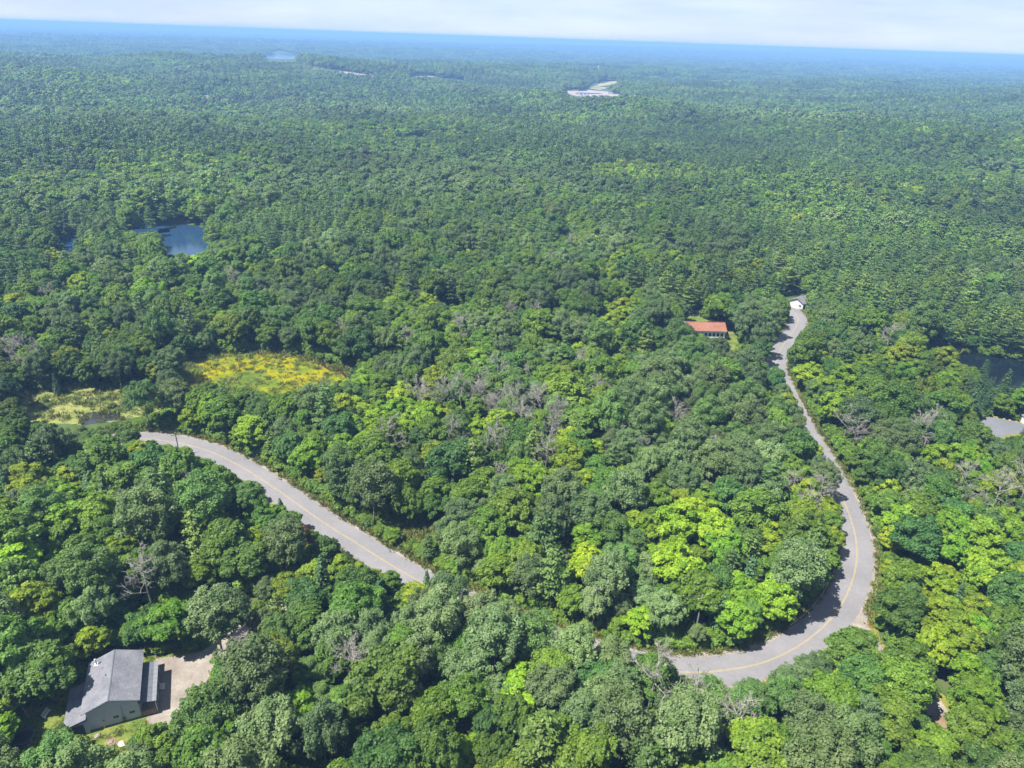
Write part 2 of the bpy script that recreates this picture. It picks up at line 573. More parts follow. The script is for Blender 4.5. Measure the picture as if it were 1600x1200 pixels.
col = ramp(nt, _a.outputs[0], [(0.30, (0.04, 0.020, 0.010)), (0.38, (0.05, 0.075, 0.014)), (0.445, (0.075, 0.110, 0.012)), (0.485, (0.10, 0.115, 0.010)), (0.525, (0.165, 0.155, 0.003)), (0.57, (0.185, 0.165, 0.002)), (0.59, (0.06, 0.075, 0.010)), (0.63, (0.10, 0.12, 0.008)), (0.72, (0.07, 0.10, 0.014))])
nt.links.new(col, b.inputs['Base Color'])
b.inputs['Roughness'].default_value = 0.95
b.inputs['Specular IOR Level'].default_value = 0.0
M['bog'] = m
sheet('wetland', Gs(WET_PX), 0.014, M['sedge_ground'], edge=2.0)
sheet('bog', Gs(BOG_PX), 0.034, M['bog'], edge=3.6)
sheet('bog_pool', Gs([(478, 558), (510, 556), (545, 566), (566, 584), (560, 606), (546, 598), (534, 584), (508, 576)]), 0.044, M['peat'], edge=1.2)
sheet('creek', Gs([(118, 654), (140, 645), (170, 641), (190, 643), (186, 655), (160, 660), (130, 666)]), 0.040, M['creek'], edge=0.8)
FARPOND_PX = [(-30, 386), (40, 378), (90, 374), (150, 366), (205, 356), (265, 360), (320, 354), (380, 362), (425, 378), (420, 396), (350, 400), (290, 402), (230, 392), (150, 388), (90, 393), (20, 398)]
sheet('marsh_shore', Gs([(-60, 384), (20, 366), (90, 356), (150, 350), (215, 340), (290, 343), (345, 340), (420, 352), (470, 380), (450, 406), (350, 412), (280, 412), (200, 402), (90, 405), (-40, 410)]), 0.014, M['floor'], edge=2.0, step=3)
PONDS = ([(238, 374), (250, 358), (290, 350), (320, 356), (336, 375), (334, 396), (304, 406), (258, 404)],
            [(84, 378), (100, 368), (120, 370), (130, 386), (112, 396), (90, 394)],
            [(184, 366), (205, 355), (240, 352), (275, 354), (262, 362), (225, 368)])
for pts in PONDS:
    sheet('beaver_pond', Gs(pts), 0.030, M['sky_tinted_pond'], edge=2.0, step=2)
POND_PX = [(1468, 552), (1500, 549), (1530, 553), (1560, 558), (1600, 564), (1680, 575), (1760, 600), (1720, 660), (1640, 640), (1590, 625), (1560, 612), (1530, 595), (1500, 578)]
sheet('dark_pond', Gs(POND_PX), 0.030, M['pond'], edge=1.0)
REED_PX = [(1424, 536), (1450, 530), (1490, 533), (1518, 541), (1524, 547), (1500, 550), (1468, 553), (1440, 548)]
sheet('reed_bed', Gs(REED_PX), 0.036, M['grass'], edge=1.0)
LOT_PX = [(1522, 655), (1533, 650), (1550, 653), (1567, 656), (1593, 661), (1640, 668), (1690, 690), (1640, 690), (1600, 677), (1576, 679), (1560, 685), (1548, 676), (1538, 664)]
sheet('paved_lot', Gs(LOT_PX), 0.036, M['lot'], edge=0.15)
sheet('lot_lawn', Gs([(1510, 660), (1520, 648), (1540, 640), (1600, 648), (1680, 660), (1720, 700), (1650, 705), (1600, 690), (1560, 696), (1535, 690)]), 0.022, M['verge'], edge=0.6)
sheet('red_house_clearing', Gs([(1066, 495), (1078, 482), (1098, 482), (1104, 498), (1140, 505), (1158, 520), (1160, 545), (1142, 562), (1130, 545), (1100, 536), (1080, 530), (1064, 515)]), 0.020, M['grass'], edge=1.0)
sheet('garage_apron', Gs([(1222, 482), (1228, 470), (1252, 468), (1254, 484), (1244, 492)]), 0.040, M['gravel'], edge=0.4)
sheet('brush_clearing', Gs([(596, 840), (625, 812), (660, 806), (700, 800), (712, 820), (680, 850), (640, 868), (610, 862)]), 0.018, M['grass'], edge=1.2)
sheet('track_opening', Gs([(1455, 1105), (1470, 1110), (1482, 1135), (1478, 1150), (1462, 1140)]), 0.03, M['dirt'], edge=0.5)

LAKE_PX = [(408, 92), (418, 87), (428, 85), (430, 79), (436, 77), (446, 80), (460, 83), (464, 88), (464, 95), (440, 97), (420, 95)]
sheet('far_lake', Gs(LAKE_PX), 0.3, M['lake'], edge=8, step=12)
PAD_PX = [(884, 141), (897, 139), (920, 141), (945, 143), (970, 147), (966, 150), (935, 151), (898, 151), (889, 147)]
sheet('substation_pad', Gs(PAD_PX), 0.5, plain('pale_crushed_stone', (0.24, 0.205, 0.19), 0.9), edge=2, step=6, drape=True)
CUT_PX = [(916, 138), (924, 131), (945, 125), (962, 124), (966, 129), (948, 136), (938, 141)]
sheet('power_clearing', Gs(CUT_PX), 0.35, plain('dry_brush', (0.24, 0.22, 0.11), 0.9, scale=0.05, var=0.3), edge=4, step=8, drape=True)
FAR_ROAD1 = [(488, 104), (505, 107), (530, 110), (555, 114), (584, 118)]
FAR_ROAD2 = [(642, 118), (670, 118), (690, 121), (725, 125)]
for pts in (FAR_ROAD1, FAR_ROAD2):
    p = spline(Gs(pts), 10.0)
    o = ribbon('far_road', p, 40, 40, 0.0, plain('far_pale_road', (0.24, 0.21, 0.17), 0.9), noise=6.0)
    for v in o.data.vertices:
        v.co.z = 0.6 + float(terrain(v.co.x, v.co.y))
FAR_TRACK = [(318, 146), (322, 149), (325, 156)]
p = spline(Gs(FAR_TRACK), 5.0)
o = ribbon('far_road', p, 5, 5, 0.0, M['gravel'], noise=1.0)
for v in o.data.vertices:
    v.co.z = 0.6 + float(terrain(v.co.x, v.co.y))


# ------------------------------------------------------------------ trees: prototypes
def unit(v):
    return v / np.maximum(1e-9, np.linalg.norm(v, axis=-1, keepdims=True))


def leaves(C, Nn, S, rng, aspect=0.72, fold=0.18, along=None):
    """kite-shaped leaf sprays: centres, normals, half lengths"""
    n = len(C)
    t = rng.normal(size=(n, 3)) if along is None else along + 0.15 * rng.normal(size=(n, 3))
    t = unit(t - (t * Nn).sum(1, keepdims=True) * Nn)
    b = np.cross(Nn, t)
    S = S[:, None]
    V = np.stack([C + t * S, C + b * S * aspect - Nn * S * fold, C - t * S * 0.9, C - b * S * aspect - Nn * S * fold], 1).reshape(-1, 3)
    F = np.arange(4 * n).reshape(n, 4)
    return V, F


def fib_dirs(n, rng, zmin=-0.5):
    i = np.arange(n) + 0.5
    z = 1 - (1 - zmin) * i / n
    a = i * 2.39996 + rng.uniform(0, 6.28)
    z = np.clip(z + rng.normal(0, 0.12, n), zmin, 1)
    r = np.sqrt(np.maximum(0, 1 - z * z))
    a = a + rng.normal(0, 0.25, n)
    return np.stack([r * np.cos(a), r * np.sin(a), z], 1)


def broadleaf(rng, R=4.4, zc=8.6, Rz=4.9, nclump=40, per=200, leaf=0.36, clump=(0.26, 0.40), gap=0.10, flat=0.72, jit=0.34):
    """crown of leafy clumps round an uneven dome; returns V, F, tone and the clump centres"""
    D = fib_dirs(nclump, rng)
    lob = 1 + 0.16 * np.sin(3 * np.arctan2(D[:, 1], D[:, 0]) + rng.uniform(0, 6)) * (1 - D[:, 2] ** 2) + rng.normal(0, 0.10, nclump)
    sd = rng.uniform(0, 50)
    lob = lob + 0.34 * np.array([mnoise.noise(Vector((d[0] * 1.5 + sd, d[1] * 1.5, d[2] * 1.5))) for d in D])
    rc = R * rng.uniform(*clump, nclump)
    sc = np.array([R, R * rng.uniform(0.88, 1.12), Rz])
    C = D * sc * (lob * (1 - 0.62 * rc / R))[:, None] + np.array([0, 0, zc])
    keep = rng.random(nclump) > gap
    D, rc, C = D[keep], rc[keep], C[keep]
    # inner clumps close the crown
    ni = max(2, nclump // 6)
    Di = fib_dirs(ni, rng, -0.2)
    C = np.vstack([C, Di * sc * 0.42 + np.array([0, 0, zc])])
    rc = np.concatenate([rc, np.full(ni, R * 0.40)])
    D = np.vstack([D, Di])
    pc, pn, ps, pt = [], [], [], []
    for d, r, c in zip(D, rc, C):
        k = max(3, int(per * (r / (R * 0.33)) ** 2))
        u = unit(rng.normal(size=(k, 3)) + 0.55 * d + np.array([0, 0, 0.35]))
        rad = r * (0.55 + 0.5 * rng.random(k) ** 0.5) * (1 + 0.18 * np.sin(5 * u[:, 0] + 3 * u[:, 1] * 2 + c[0]))
        off = u * rad[:, None]
        off[:, 2] *= flat
        pc.append(c + off)
        pn.append(unit(u * 0.55 + np.array([0, 0, 0.45]) + jit * rng.normal(size=(k, 3))))
        ps.append(leaf * rng.uniform(0.65, 1.3, k))
        pt.append(np.clip(rng.normal(0.5 + rng.normal(0, 0.17), 0.20, k), 0, 1))
    V, F = leaves(np.vstack(pc), np.vstack(pn), np.concatenate(ps), rng)
    return V, F, np.concatenate(pt), C


def conifer(rng, H=16.0, z0=0.30, L=3.6, step=1.0, nb=6, tufts=9, leaf=0.42, power=0.75, droop=-0.05, irregular=0.3):
    """whorls of flat needle plates on a straight stem"""
    pc, pn, ps, pt, al = [], [], [], [], []
    z = z0 * H
    tips = []
    while z < H - 0.3:
        f = (z - z0 * H) / (H - z0 * H)
        l0 = L * (1 - f) ** power * (0.55 + 0.45 * min(1, f * 5 + 0.3)) + 0.35
        k = max(3, int(nb * (0.6 + 0.4 * (1 - f))))
        a0 = rng.uniform(0, 6.28)
        for j in range(k):
            if rng.random() < 0.12 * irregular * 3:
                continue
            a = a0 + 6.283 * j / k + rng.normal(0, 0.25)
            l = l0 * rng.uniform(1 - irregular, 1 + irregular)
            d = np.array([math.cos(a), math.sin(a), 0.0])
            zb = z + rng.normal(0, 0.25)
            tips.append((d[0] * l * 0.8, d[1] * l * 0.8, zb + droop * l))
            n = max(2, int(tufts * l / L + 1))
            s = rng.uniform(0.22, 1.0, n)
            side = np.array([-d[1], d[0], 0])
            w = rng.normal(0, 1, n) * 0.20 * l * (0.35 + 0.65 * s)
            c = d * (s * l)[:, None] + side * w[:, None]
            c[:, 2] = zb + droop * l * s + 0.18 * l * s * s * (1 if droop > -0.1 else -0.4) + rng.normal(0, 0.10, n)
            pc.append(c)
            pn.append(unit(np.array([0, 0, 1.0]) + 0.30 * d + 0.38 * rng.normal(size=(n, 3))))
            ps.append(leaf * rng.uniform(0.75, 1.35, n))
            pt.append(np.clip(rng.normal(0.35 + 0.3 * s, 0.18), 0, 1))
            al.append(np.tile(d, (n, 1)) + 0.5 * side * rng.normal(size=(n, 1)))
        z += step * rng.uniform(0.8, 1.2) * (1 - 0.35 * f)
    n = max(3, tufts)
    c = np.zeros((n, 3))
    c[:, 2] = H - rng.random(n) * 0.9
    c[:, :2] = rng.normal(0, 0.16, (n, 2))
    pc.append(c)
    pn.append(unit(rng.normal(size=(n, 3)) + np.array([0, 0, 0.3])))
    ps.append(np.full(n, leaf * 0.7))
    pt.append(np.full(n, 0.6))
    al.append(rng.normal(size=(n, 3)) * 0.3 + np.array([0, 0, 1.0]))
    V, F = leaves(np.vstack(pc), np.vstack(pn), np.concatenate(ps), rng, aspect=0.5, along=np.vstack(al))
    return V, F, np.concatenate(pt), np.array(tips)


def trunk_mesh(name, rng, H, r, targets, nlimb=9, bend=0.3):
    mb = MB()
    n = 6
    px = np.cumsum(rng.normal(0, bend / n, n))
    py = np.cumsum(rng.normal(0, bend / n, n))
    px[0] = py[0] = 0
    zs = np.linspace(-0.4, H, n)
    mb.tube([(px[i], py[i], zs[i]) for i in range(n)], [r * (1.25 if i == 0 else 1 - 0.85 * i / (n - 1)) for i in range(n)], 7)
    if len(targets):
        idx = rng.permutation(len(targets))[:nlimb]
        for i in idx:
            t = np.array(targets[i])
            zb = max(1.6, min(H * 0.9, t[2] - 0.75 * np.hypot(t[0], t[1]) - 0.6))
            f = np.clip((zb + 0.4) / (H + 0.4), 0, 1) * (n - 1)
            b0 = np.array([np.interp(f, range(n), px), np.interp(f, range(n), py), zb])
            mid = (b0 + t) / 2 + np.array([0, 0, -0.25]) + rng.normal(0, 0.15, 3)
            rb = r * (1 - 0.8 * f / (n - 1)) * 0.55
            mb.tube([b0, mid, t], [rb, rb * 0.65, rb * 0.2], 5)
    return mesh(name, mb.v, mb.f, smooth=True)


def dead_meshes(rng, H):
    """bare trunk and a crown of bare boughs with forked twigs"""
    tr = MB()
    n = 6
    px, py = np.cumsum(rng.normal(0, 0.12, n)), np.cumsum(rng.normal(0, 0.12, n))
    px[0] = py[0] = 0
    zs = np.linspace(-0.4, H, n)
    tr.tube([(px[i], py[i], zs[i]) for i in range(n)], [0.20 * (1 - 0.86 * i / (n - 1)) for i in range(n)], 6)
    cr = MB()
    for k in range(17):
        z = H * rng.uniform(0.38, 0.97)
        f = (z + 0.4) / (H + 0.4) * (n - 1)
        b0 = np.array([np.interp(f, range(n), px), np.interp(f, range(n), py), z])
        a = rng.uniform(0, 6.28)
        l = (H - z) * 0.45 + rng.uniform(1.0, 2.3)
        d = np.array([math.cos(a), math.sin(a), rng.uniform(0.35, 1.1)])
        d /= np.linalg.norm(d)
        p1 = b0 + d * l * 0.5 + rng.normal(0, 0.12, 3)
        p2 = b0 + d * l + rng.normal(0, 0.25, 3)
        rb = 0.085 * (1.3 - z / H)
        cr.tube([b0, p1, p2], [rb + 0.03, rb * 0.7 + 0.02, 0.022], 4)
        for _ in range(7):
            s = rng.uniform(0.25, 0.95)
            q = b0 + (p2 - b0) * s
            e = q + unit(d + rng.normal(0, 0.75, 3)) * l * rng.uniform(0.22, 0.50)
            cr.tube([q, (q + e) / 2 + rng.normal(0, 0.08, 3), e], [0.045, 0.034, 0.018], 3)
            for _ in range(3):
                e2 = q + (e - q) * rng.uniform(0.4, 1) 
                cr.tube([e2, e2 + unit(d + rng.normal(0, 1.0, 3)) * l * 0.22], [0.028, 0.014], 3)
    return mesh('trunk', tr.v, tr.f, True), mesh('crown', cr.v, cr.f, False)


PROTO = {}      # kind -> list of (trunk mesh, crown mesh, nominal radius, nominal height)


def reg(kind, crown, trunk, R, H, mat, tmat):
    crown.materials.append(mat)
    trunk.materials.append(tmat)
    PROTO.setdefault(kind, []).append((trunk, crown, R, H))


def build_protos():
    rng = np.random.default_rng(5)
    for k in range(6):       # ordinary green broadleaf
        Rz = rng.uniform(4.3, 5.4)
        V, F, t, C = broadleaf(rng, R=4.4, zc=13.2 - Rz, Rz=Rz, nclump=int(rng.integers(44, 66)), per=330, leaf=0.26, clump=(0.17, 0.42), gap=0.16)
        reg('leafy_tree', np_mesh('crown', V, F, t), trunk_mesh('trunk', rng, 11.0, 0.22, C), 4.4, 13.5, M['leafy'] if k < 4 else M['dark'], M['bark'])
    for k in range(4):       # yellow-green broadleaf, shorter, in tiers
        Rz = rng.uniform(3.8, 4.8)
        V, F, t, C = broadleaf(rng, R=4.0, zc=11.0 - Rz, Rz=Rz, nclump=int(rng.integers(44, 62)), per=300, leaf=0.25, clump=(0.16, 0.38), gap=0.16, flat=0.5)
        reg('maple_tree', np_mesh('crown', V, F, t), trunk_mesh('trunk', rng, 9.0, 0.2, C), 4.0, 11.2, M['maple'], M['bark'])
    for k in range(5):       # grey-green, tall and airy with pale stems
        Rz = rng.uniform(4.8, 6.0)
        V, F, t, C = broadleaf(rng, R=4.3, zc=15.8 - Rz, Rz=Rz, nclump=int(rng.integers(56, 76)), per=290, leaf=0.20, clump=(0.15, 0.35), gap=0.14, flat=0.85)
        reg('poplar_tree', np_mesh('crown', V, F, t), trunk_mesh('trunk', rng, 14.0, 0.2, C, nlimb=12), 4.3, 16.0, M['poplar'], M['pale_bark'])
    for k in range(4):       # pine
        V, F, t, C = conifer(rng, H=17.0, z0=0.32, L=3.7, step=0.95, nb=7, tufts=38, leaf=0.34, power=0.62, irregular=0.34)
        reg('pine_tree', np_mesh('crown', V, F, t), trunk_mesh('trunk', rng, 16.2, 0.24, [], bend=0.1), 3.4, 17.0, M['pine'], M['bark'])
    for k in range(3):       # spruce and fir
        V, F, t, C = conifer(rng, H=12.0, z0=0.08, L=2.3, step=0.55, nb=8, tufts=24, leaf=0.28, power=1.0, droop=-0.28, irregular=0.15)
        reg('spruce_tree', np_mesh('crown', V, F, t), trunk_mesh('trunk', rng, 11.4, 0.16, [], bend=0.05), 2.2, 12.0, M['spruce'], M['bark'])
    for k in range(5):
        a, b = dead_meshes(rng, 12.0)
        reg('dead_tree', b, a, 2.6, 12.0, M['dead_wood'], M['dead_wood'])
    for k in range(3):       # shrubs
        V, F, t, C = broadleaf(rng, R=1.5, zc=1.25, Rz=1.3, nclump=16, per=60, leaf=0.26, clump=(0.3, 0.5), gap=0.1)
        reg('shrub', np_mesh('crown', V, F, t), trunk_mesh('trunk', rng, 1.2, 0.05, C, nlimb=6), 1.5, 2.5, M['leafy'], M['bark'])


build_protos()

# coarser crowns for the forest that nobody could count
STORE = bpy.data.collections.new('forest_crowns')     # not linked into the scene: only instanced
VAR = {}
_store_n = [0]


def store(kind, me):
    o = bpy.data.objects.new('%03d_crown' % _store_n[0], me)
    STORE.objects.link(o)
    VAR.setdefault(kind, []).append(_store_n[0])
    _store_n[0] += 1


def build_store():
    rng = np.random.default_rng(17)
    for kind in ('leafy_tree', 'maple_tree', 'poplar_tree', 'pine_tree', 'spruce_tree', 'shrub'):
        for tr, cr, R, H in PROTO[kind]:
            store(kind, cr)
    for tr, cr, R, H in PROTO['dead_tree'][:3]:
        store('dead_tree', cr)
    mid = {'leafy_tree': (4.4, 13.2, M['leafy'], 0.62), 'dark_tree': (4.4, 13.0, M['dark'], 0.62), 'maple_tree': (4.1, 11.5, M['maple'], 0.62), 'poplar_tree': (4.3, 15.5, M['poplar'], 0.5)}
    for kind, (R, top, mat, lf) in mid.items():
        for k in range(4):
            Rz = rng.uniform(4.0, 5.2)
            V, F, t, C = broadleaf(rng, R=R, zc=top - Rz, Rz=Rz, nclump=30, per=60, leaf=lf * 0.86, clump=(0.20, 0.44), jit=0.26)
            me = np_mesh('crown', V, F, t)
            me.materials.append(mat)
            store(kind + '_mid', me)
        for k in range(3):
            Rz = rng.uniform(4.0, 5.0)
            V, F, t, C = broadleaf(rng, R=R, zc=top - Rz, Rz=Rz, nclump=12, per=14, leaf=1.15, clump=(0.32, 0.5), gap=0.05, jit=0.18)
            me = np_mesh('crown', V, F, t)
            me.materials.append(mat)
            store(kind + '_far', me)
    for k in range(4):
        V, F, t, C = conifer(rng, H=17.0, z0=0.32, L=3.7, step=1.15, nb=7, tufts=18, leaf=0.56, power=0.62, irregular=0.34)
        me = np_mesh('crown', V, F, t)
        me.materials.append(M['pine'])
        store('pine_tree_mid', me)
    for k in range(3):
        V, F, t, C = conifer(rng, H=16.0, z0=0.38, L=3.8, step=1.7, nb=6, tufts=6, leaf=1.15, power=0.7, irregular=0.3)
        me = np_mesh('crown', V, F, t)
        me.materials.append(M['pine'])
        store('pine_tree_far', me)
    # groves of many crowns for the last kilometres
    for k in range(6):
        allV, allF, allT, n0 = [], [], [], 0
        for j in range(16):
            V, F, t, C = broadleaf(rng, R=4.6, zc=rng.uniform(7, 12), Rz=4.6, nclump=6, per=4, leaf=2.3, clump=(0.4, 0.55), gap=0.0, jit=0.15)
            V = V + np.array([*rng.uniform(-19, 19, 2), 0])
            allV.append(V)
            allF.append(F + n0)
            allT.append(t)
            n0 += len(V)
        me = np_mesh('crown', np.vstack(allV), np.vstack(allF), np.concatenate(allT))
        me.materials.append([M['leafy'], M['dark'], M['pine']][k % 3])
        store('grove', me)


build_store()

# ------------------------------------------------------------------ where the trees stand
KEEP = []       # places of the photograph where open ground, water or a roof is seen


def keep_poly(px, step=7.0):
    px = np.asarray(px, float)
    x = np.arange(px[:, 0].min(), px[:, 0].max() + step, step)
    y = np.arange(px[:, 1].min(), px[:, 1].max() + step, step)
    X, Y = np.meshgrid(x, y)
    k = in_poly(X, Y, px)
    KEEP.append(np.stack([X[k], Y[k]], 1))


def keep_road(y0, y1, x0, x1, a=-2.6, b=2.6):
    T = np.gradient(ROAD, axis=0)
    T /= np.linalg.norm(T, axis=1)[:, None]
    Nn = np.stack([T[:, 1], -T[:, 0]], 1)
    for s in np.linspace(a, b, 4):
        q = ROAD + Nn * s
        X, Y, _ = project(np.column_stack([q, np.full(len(q), 0.1)]))
        k = (X > x0) & (X < x1) & (Y > y0) & (Y < y1)
        KEEP.append(np.stack([X[k], Y[k]], 1))


keep_road(680, 722, 218, 345, -3.0, 0.6)
keep_road(700, 800, 340, 470, -3.0, 2.4)
keep_road(790, 905, 470, 600, -3.0, 2.8)
keep_road(870, 918, 600, 668, -3.0, 0.5)
keep_road(920, 1060, 1050, 1360, -2.8, 2.2)
keep_road(770, 925, 1280, 1370, -1.5, 3.5)
keep_road(560, 775, 1200, 1320, 1.9, 3.6)
keep_road(488, 575, 1190, 1262, -2.8, 2.8)
keep_poly([(1338, 955), (1362, 955), (1374, 990), (1398, 1030), (1386, 1042), (1350, 1014)], 5)
keep_poly([(103, 1134), (125, 1060), (133, 1030), (175, 1008), (232, 1014), (262, 1024), (335, 1008), (350, 1002), (345, 1022), (322, 1062), (300, 1092), (262, 1130), (220, 1135), (140, 1150), (105, 1140)])
keep_poly([(25, 1105), (95, 1085), (100, 1125), (60, 1135), (75, 1160), (55, 1175), (15, 1165)])
keep_poly([(158, 1150), (215, 1130), (200, 1170), (165, 1185), (150, 1160)])
keep_poly([(275, 582), (310, 560), (400, 548), (500, 560), (552, 576), (550, 596), (500, 596), (440, 622), (400, 612), (340, 600), (290, 606)])
keep_poly([(25, 612), (90, 602), (160, 598), (256, 588), (248, 645), (192, 662), (108, 674), (40, 656)])
keep_poly([(254, 378), (318, 376), (326, 398), (260, 398)], 4)
keep_poly([(200, 357), (260, 355), (255, 361), (215, 365)], 4)
keep_poly([(92, 376), (118, 376), (120, 394), (94, 394)], 4)
keep_poly([(1480, 552), (1530, 555), (1600, 566), (1640, 575), (1640, 612), (1598, 612), (1565, 600), (1530, 580), (1500, 566)])
keep_poly([(1440, 534), (1515, 542), (1515, 548), (1450, 546)])
keep_poly([(1520, 652), (1535, 648), (1604, 660), (1606, 680), (1562, 686), (1540, 672)], 5)
keep_poly([(1070, 498), (1132, 498), (1137, 528), (1120, 532), (1085, 520)], 5)
keep_poly([(1078, 484), (1096, 484), (1098, 496), (1080, 496)], 5)
keep_poly([(1130, 508), (1152, 514), (1156, 540), (1144, 552), (1130, 532)], 5)
keep_poly([(1228, 444), (1250, 444), (1250, 482), (1236, 486), (1230, 470)], 4)
keep_poly([(618, 822), (660, 812), (690, 812), (670, 838), (636, 850)], 6)
keep_poly([(1456, 1112), (1476, 1126), (1474, 1142), (1460, 1132)], 6)
keep_poly([(690, 468), (725, 466), (725, 478), (695, 480)], 5)
keep_poly([(240, 960), (262, 944), (290, 950), (302, 980), (290, 1004), (255, 1004)], 6)
keep_poly([(312, 920), (350, 902), (396, 925), (390, 965), (372, 1010), (342, 1012), (318, 965)], 6)
keep_road(850, 1000, 1300, 1385, 3.0, 6.3)
NEAR_KEEP = np.vstack(KEEP)
KEEP.clear()
keep_poly(LAKE_PX, 2)
keep_poly(PAD_PX, 2)
keep_poly(CUT_PX, 2)
for pts in (FAR_ROAD1, FAR_ROAD2, FAR_TRACK):
    q = spline(np.array(pts, float), 2.0)
    KEEP.append(q)
FAR_KEEP = np.vstack(KEEP)

NO_BASE = [Gs(BOG_PX), *[Gs(p) for p in PONDS], Gs(POND_PX), Gs(LOT_PX), Gs(YARD_PX), Gs(LAKE_PX), Gs(PAD_PX)]
HOUSE_O, HOUSE_U, HOUSE_V = np.array([-64.4, 74.6]), np.array([0.922, 0.388]), np.array([-0.388, 0.922])
RED_O = G(1071, 531)
GAR_O = G(1231, 480)


def hits_keep(x, y, h, r, keep, base_frac=0.30):
    """whether the crown of a tree would stand before a place that the photograph shows open"""
    z0 = float(terrain(x, y))
    zc = h * (0.5 + base_frac / 2)
    hh = h * (1 - base_frac) / 2
    X, Y, D = project(np.array([x, y, z0 + zc]))
    s = FPX / D
    al = math.atan2(CAM_H - z0 - zc, math.hypot(x, y))
    rx = r * s * 0.92
    ry = s * math.hypot(hh * math.cos(al), r * math.sin(al)) * 0.92
    q = ((keep[:, 0] - X) / rx) ** 2 + ((keep[:, 1] - Y) / ry) ** 2
    return bool((q < 1).any())


YARD = Gs(YARD_PX)


def shades_yard(x, y, h):
    """whether the shadow of a crown falls on the gravel yard or the house roof"""
    for f in (0.5, 0.75, 0.95):
        l = f * h / math.tan(SUN_EL)
        p = np.array([x - SUN_TO.x * l, y - SUN_TO.y * l])
        d = p - HOUSE_O
        if in_poly(p[:1], p[1:], YARD)[0] or (1 < d @ HOUSE_U < 8 and 0 < d @ HOUSE_V < 9):
            return True
    return False


def min_dist(path, x, y):
    return float(np.sqrt(((path - np.array([x, y])) ** 2).sum(1).min()))


def base_blocked(x, y, r):
    if min_dist(ROAD, x, y) < HALF + 1.4 + 0.25 * r or min_dist(TURNOUT, x, y) < 2.6 + 0.2 * r or min_dist(DRIVE, x, y) < 2.2:
        return True
    for po in NO_BASE:
        if in_poly(np.array([x]), np.array([y]), po)[0]:
            return True
    d = np.array([x, y]) - HOUSE_O
    u, v = d @ HOUSE_U, d @ HOUSE_V
    if -4 - 0.5 * r < u < 11 + 0.5 * r and -1.5 - 0.3 * r < v < 11 + 0.5 * r:
        return True
    d = np.array([x, y]) - RED_O
    if -2 - 0.5 * r < d[0] < 17 + 0.5 * r and -1.5 < d[1] < 12:
        return True
    d = np.array([x, y]) - GAR_O
    if -3 < d[0] < 9 and -2 < d[1] < 11:
        return True
    return False


# stands of one kind, where the photograph shows them (crown places: x, y, half width, half height, kind, share)
BLOBS = [
    (955, 505, 45, 28, 'maple_tree', .8), (1000, 605, 50, 26, 'maple_tree', .6), (600, 645, 75, 40, 'maple_tree', .6), (700, 610, 60, 35, 'maple_tree', .5),
    (505, 715, 60, 35, 'maple_tree', .6), (860, 735, 60, 30, 'maple_tree', .55), (900, 882, 40, 25, 'maple_tree', .9), (830, 895, 30, 30, 'maple_tree', .7),
    (1190, 918, 45, 40, 'maple_tree', .75), (1240, 880, 40, 60, 'maple_tree', .5), (1080, 785, 60, 35, 'maple_tree', .6), (1150, 830, 60, 30, 'maple_tree', .6),
    (1180, 410, 60, 25, 'maple_tree', .5), (1010, 268, 95, 18, 'maple_tree', .75), (1330, 575, 80, 40, 'maple_tree', .6), (1430, 570, 70, 30, 'maple_tree', .7),
    (1300, 620, 50, 40, 'maple_tree', .5), (1490, 715, 80, 40, 'maple_tree', .6), (1570, 745, 50, 50, 'maple_tree', .7), (1560, 850, 70, 60, 'maple_tree', .6),
    (1500, 970, 70, 50, 'maple_tree', .7), (1390, 960, 40, 50, 'maple_tree', .4), (1545, 1110, 70, 50, 'maple_tree', .7), (1300, 1040, 26, 16, 'maple_tree', 1),
    (50, 890, 60, 60, 'maple_tree', .5), (130, 800, 60, 50, 'maple_tree', .35), (460, 1115, 50, 30, 'maple_tree', .8), (385, 655, 50, 30, 'maple_tree', .5),
    (120, 720, 50, 30, 'maple_tree', .4), (80, 540, 90, 40, 'maple_tree', .35), (170, 690, 30, 14, 'maple_tree', .8), (270, 975, 34, 34, 'maple_tree', 1),
    (1080, 600, 110, 60, 'poplar_tree', .8), (1010, 680, 70, 50, 'poplar_tree', .7), (970, 890, 60, 60, 'poplar_tree', .8), (880, 790, 60, 40, 'poplar_tree', .6),
    (720, 850, 60, 40, 'poplar_tree', .6), (350, 940, 55, 40, 'poplar_tree', 1), (460, 830, 40, 30, 'poplar_tree', .9), (1100, 1090, 120, 60, 'poplar_tree', .6),
    (930, 1090, 100, 60, 'poplar_tree', .5), (1160, 700, 70, 60, 'poplar_tree', .55), (1180, 490, 30, 30, 'poplar_tree', .9), (600, 1000, 70, 40, 'poplar_tree', .5),
    (470, 1010, 50, 40, 'poplar_tree', .7), (250, 620, 30, 50, 'poplar_tree', .8), (60, 770, 60, 40, 'poplar_tree', .6), (1100, 940, 60, 40, 'poplar_tree', .4),
    (480, 360, 130, 25, 'pine_tree', .75), (120, 300, 180, 60, 'pine_tree', .55), (1400, 380, 220, 110, 'pine_tree', .6), (1560, 510, 90, 30, 'pine_tree', .7),
    (1200, 330, 150, 60, 'pine_tree', .6), (1560, 600, 50, 30, 'spruce_tree', .7), (1080, 440, 100, 20, 'pine_tree', .5), (660, 760, 60, 40, 'spruce_tree', .35),
]
BL = np.array([b[:4] for b in BLOBS], float)
SIZE = {'leafy_tree': (0.62, 1.22), 'maple_tree': (0.58, 1.12), 'poplar_tree': (0.66, 1.20), 'pine_tree': (0.75, 1.12), 'spruce_tree': (0.6, 1.1), 'dead_tree': (0.7, 1.05), 'shrub': (0.6, 1.4)}


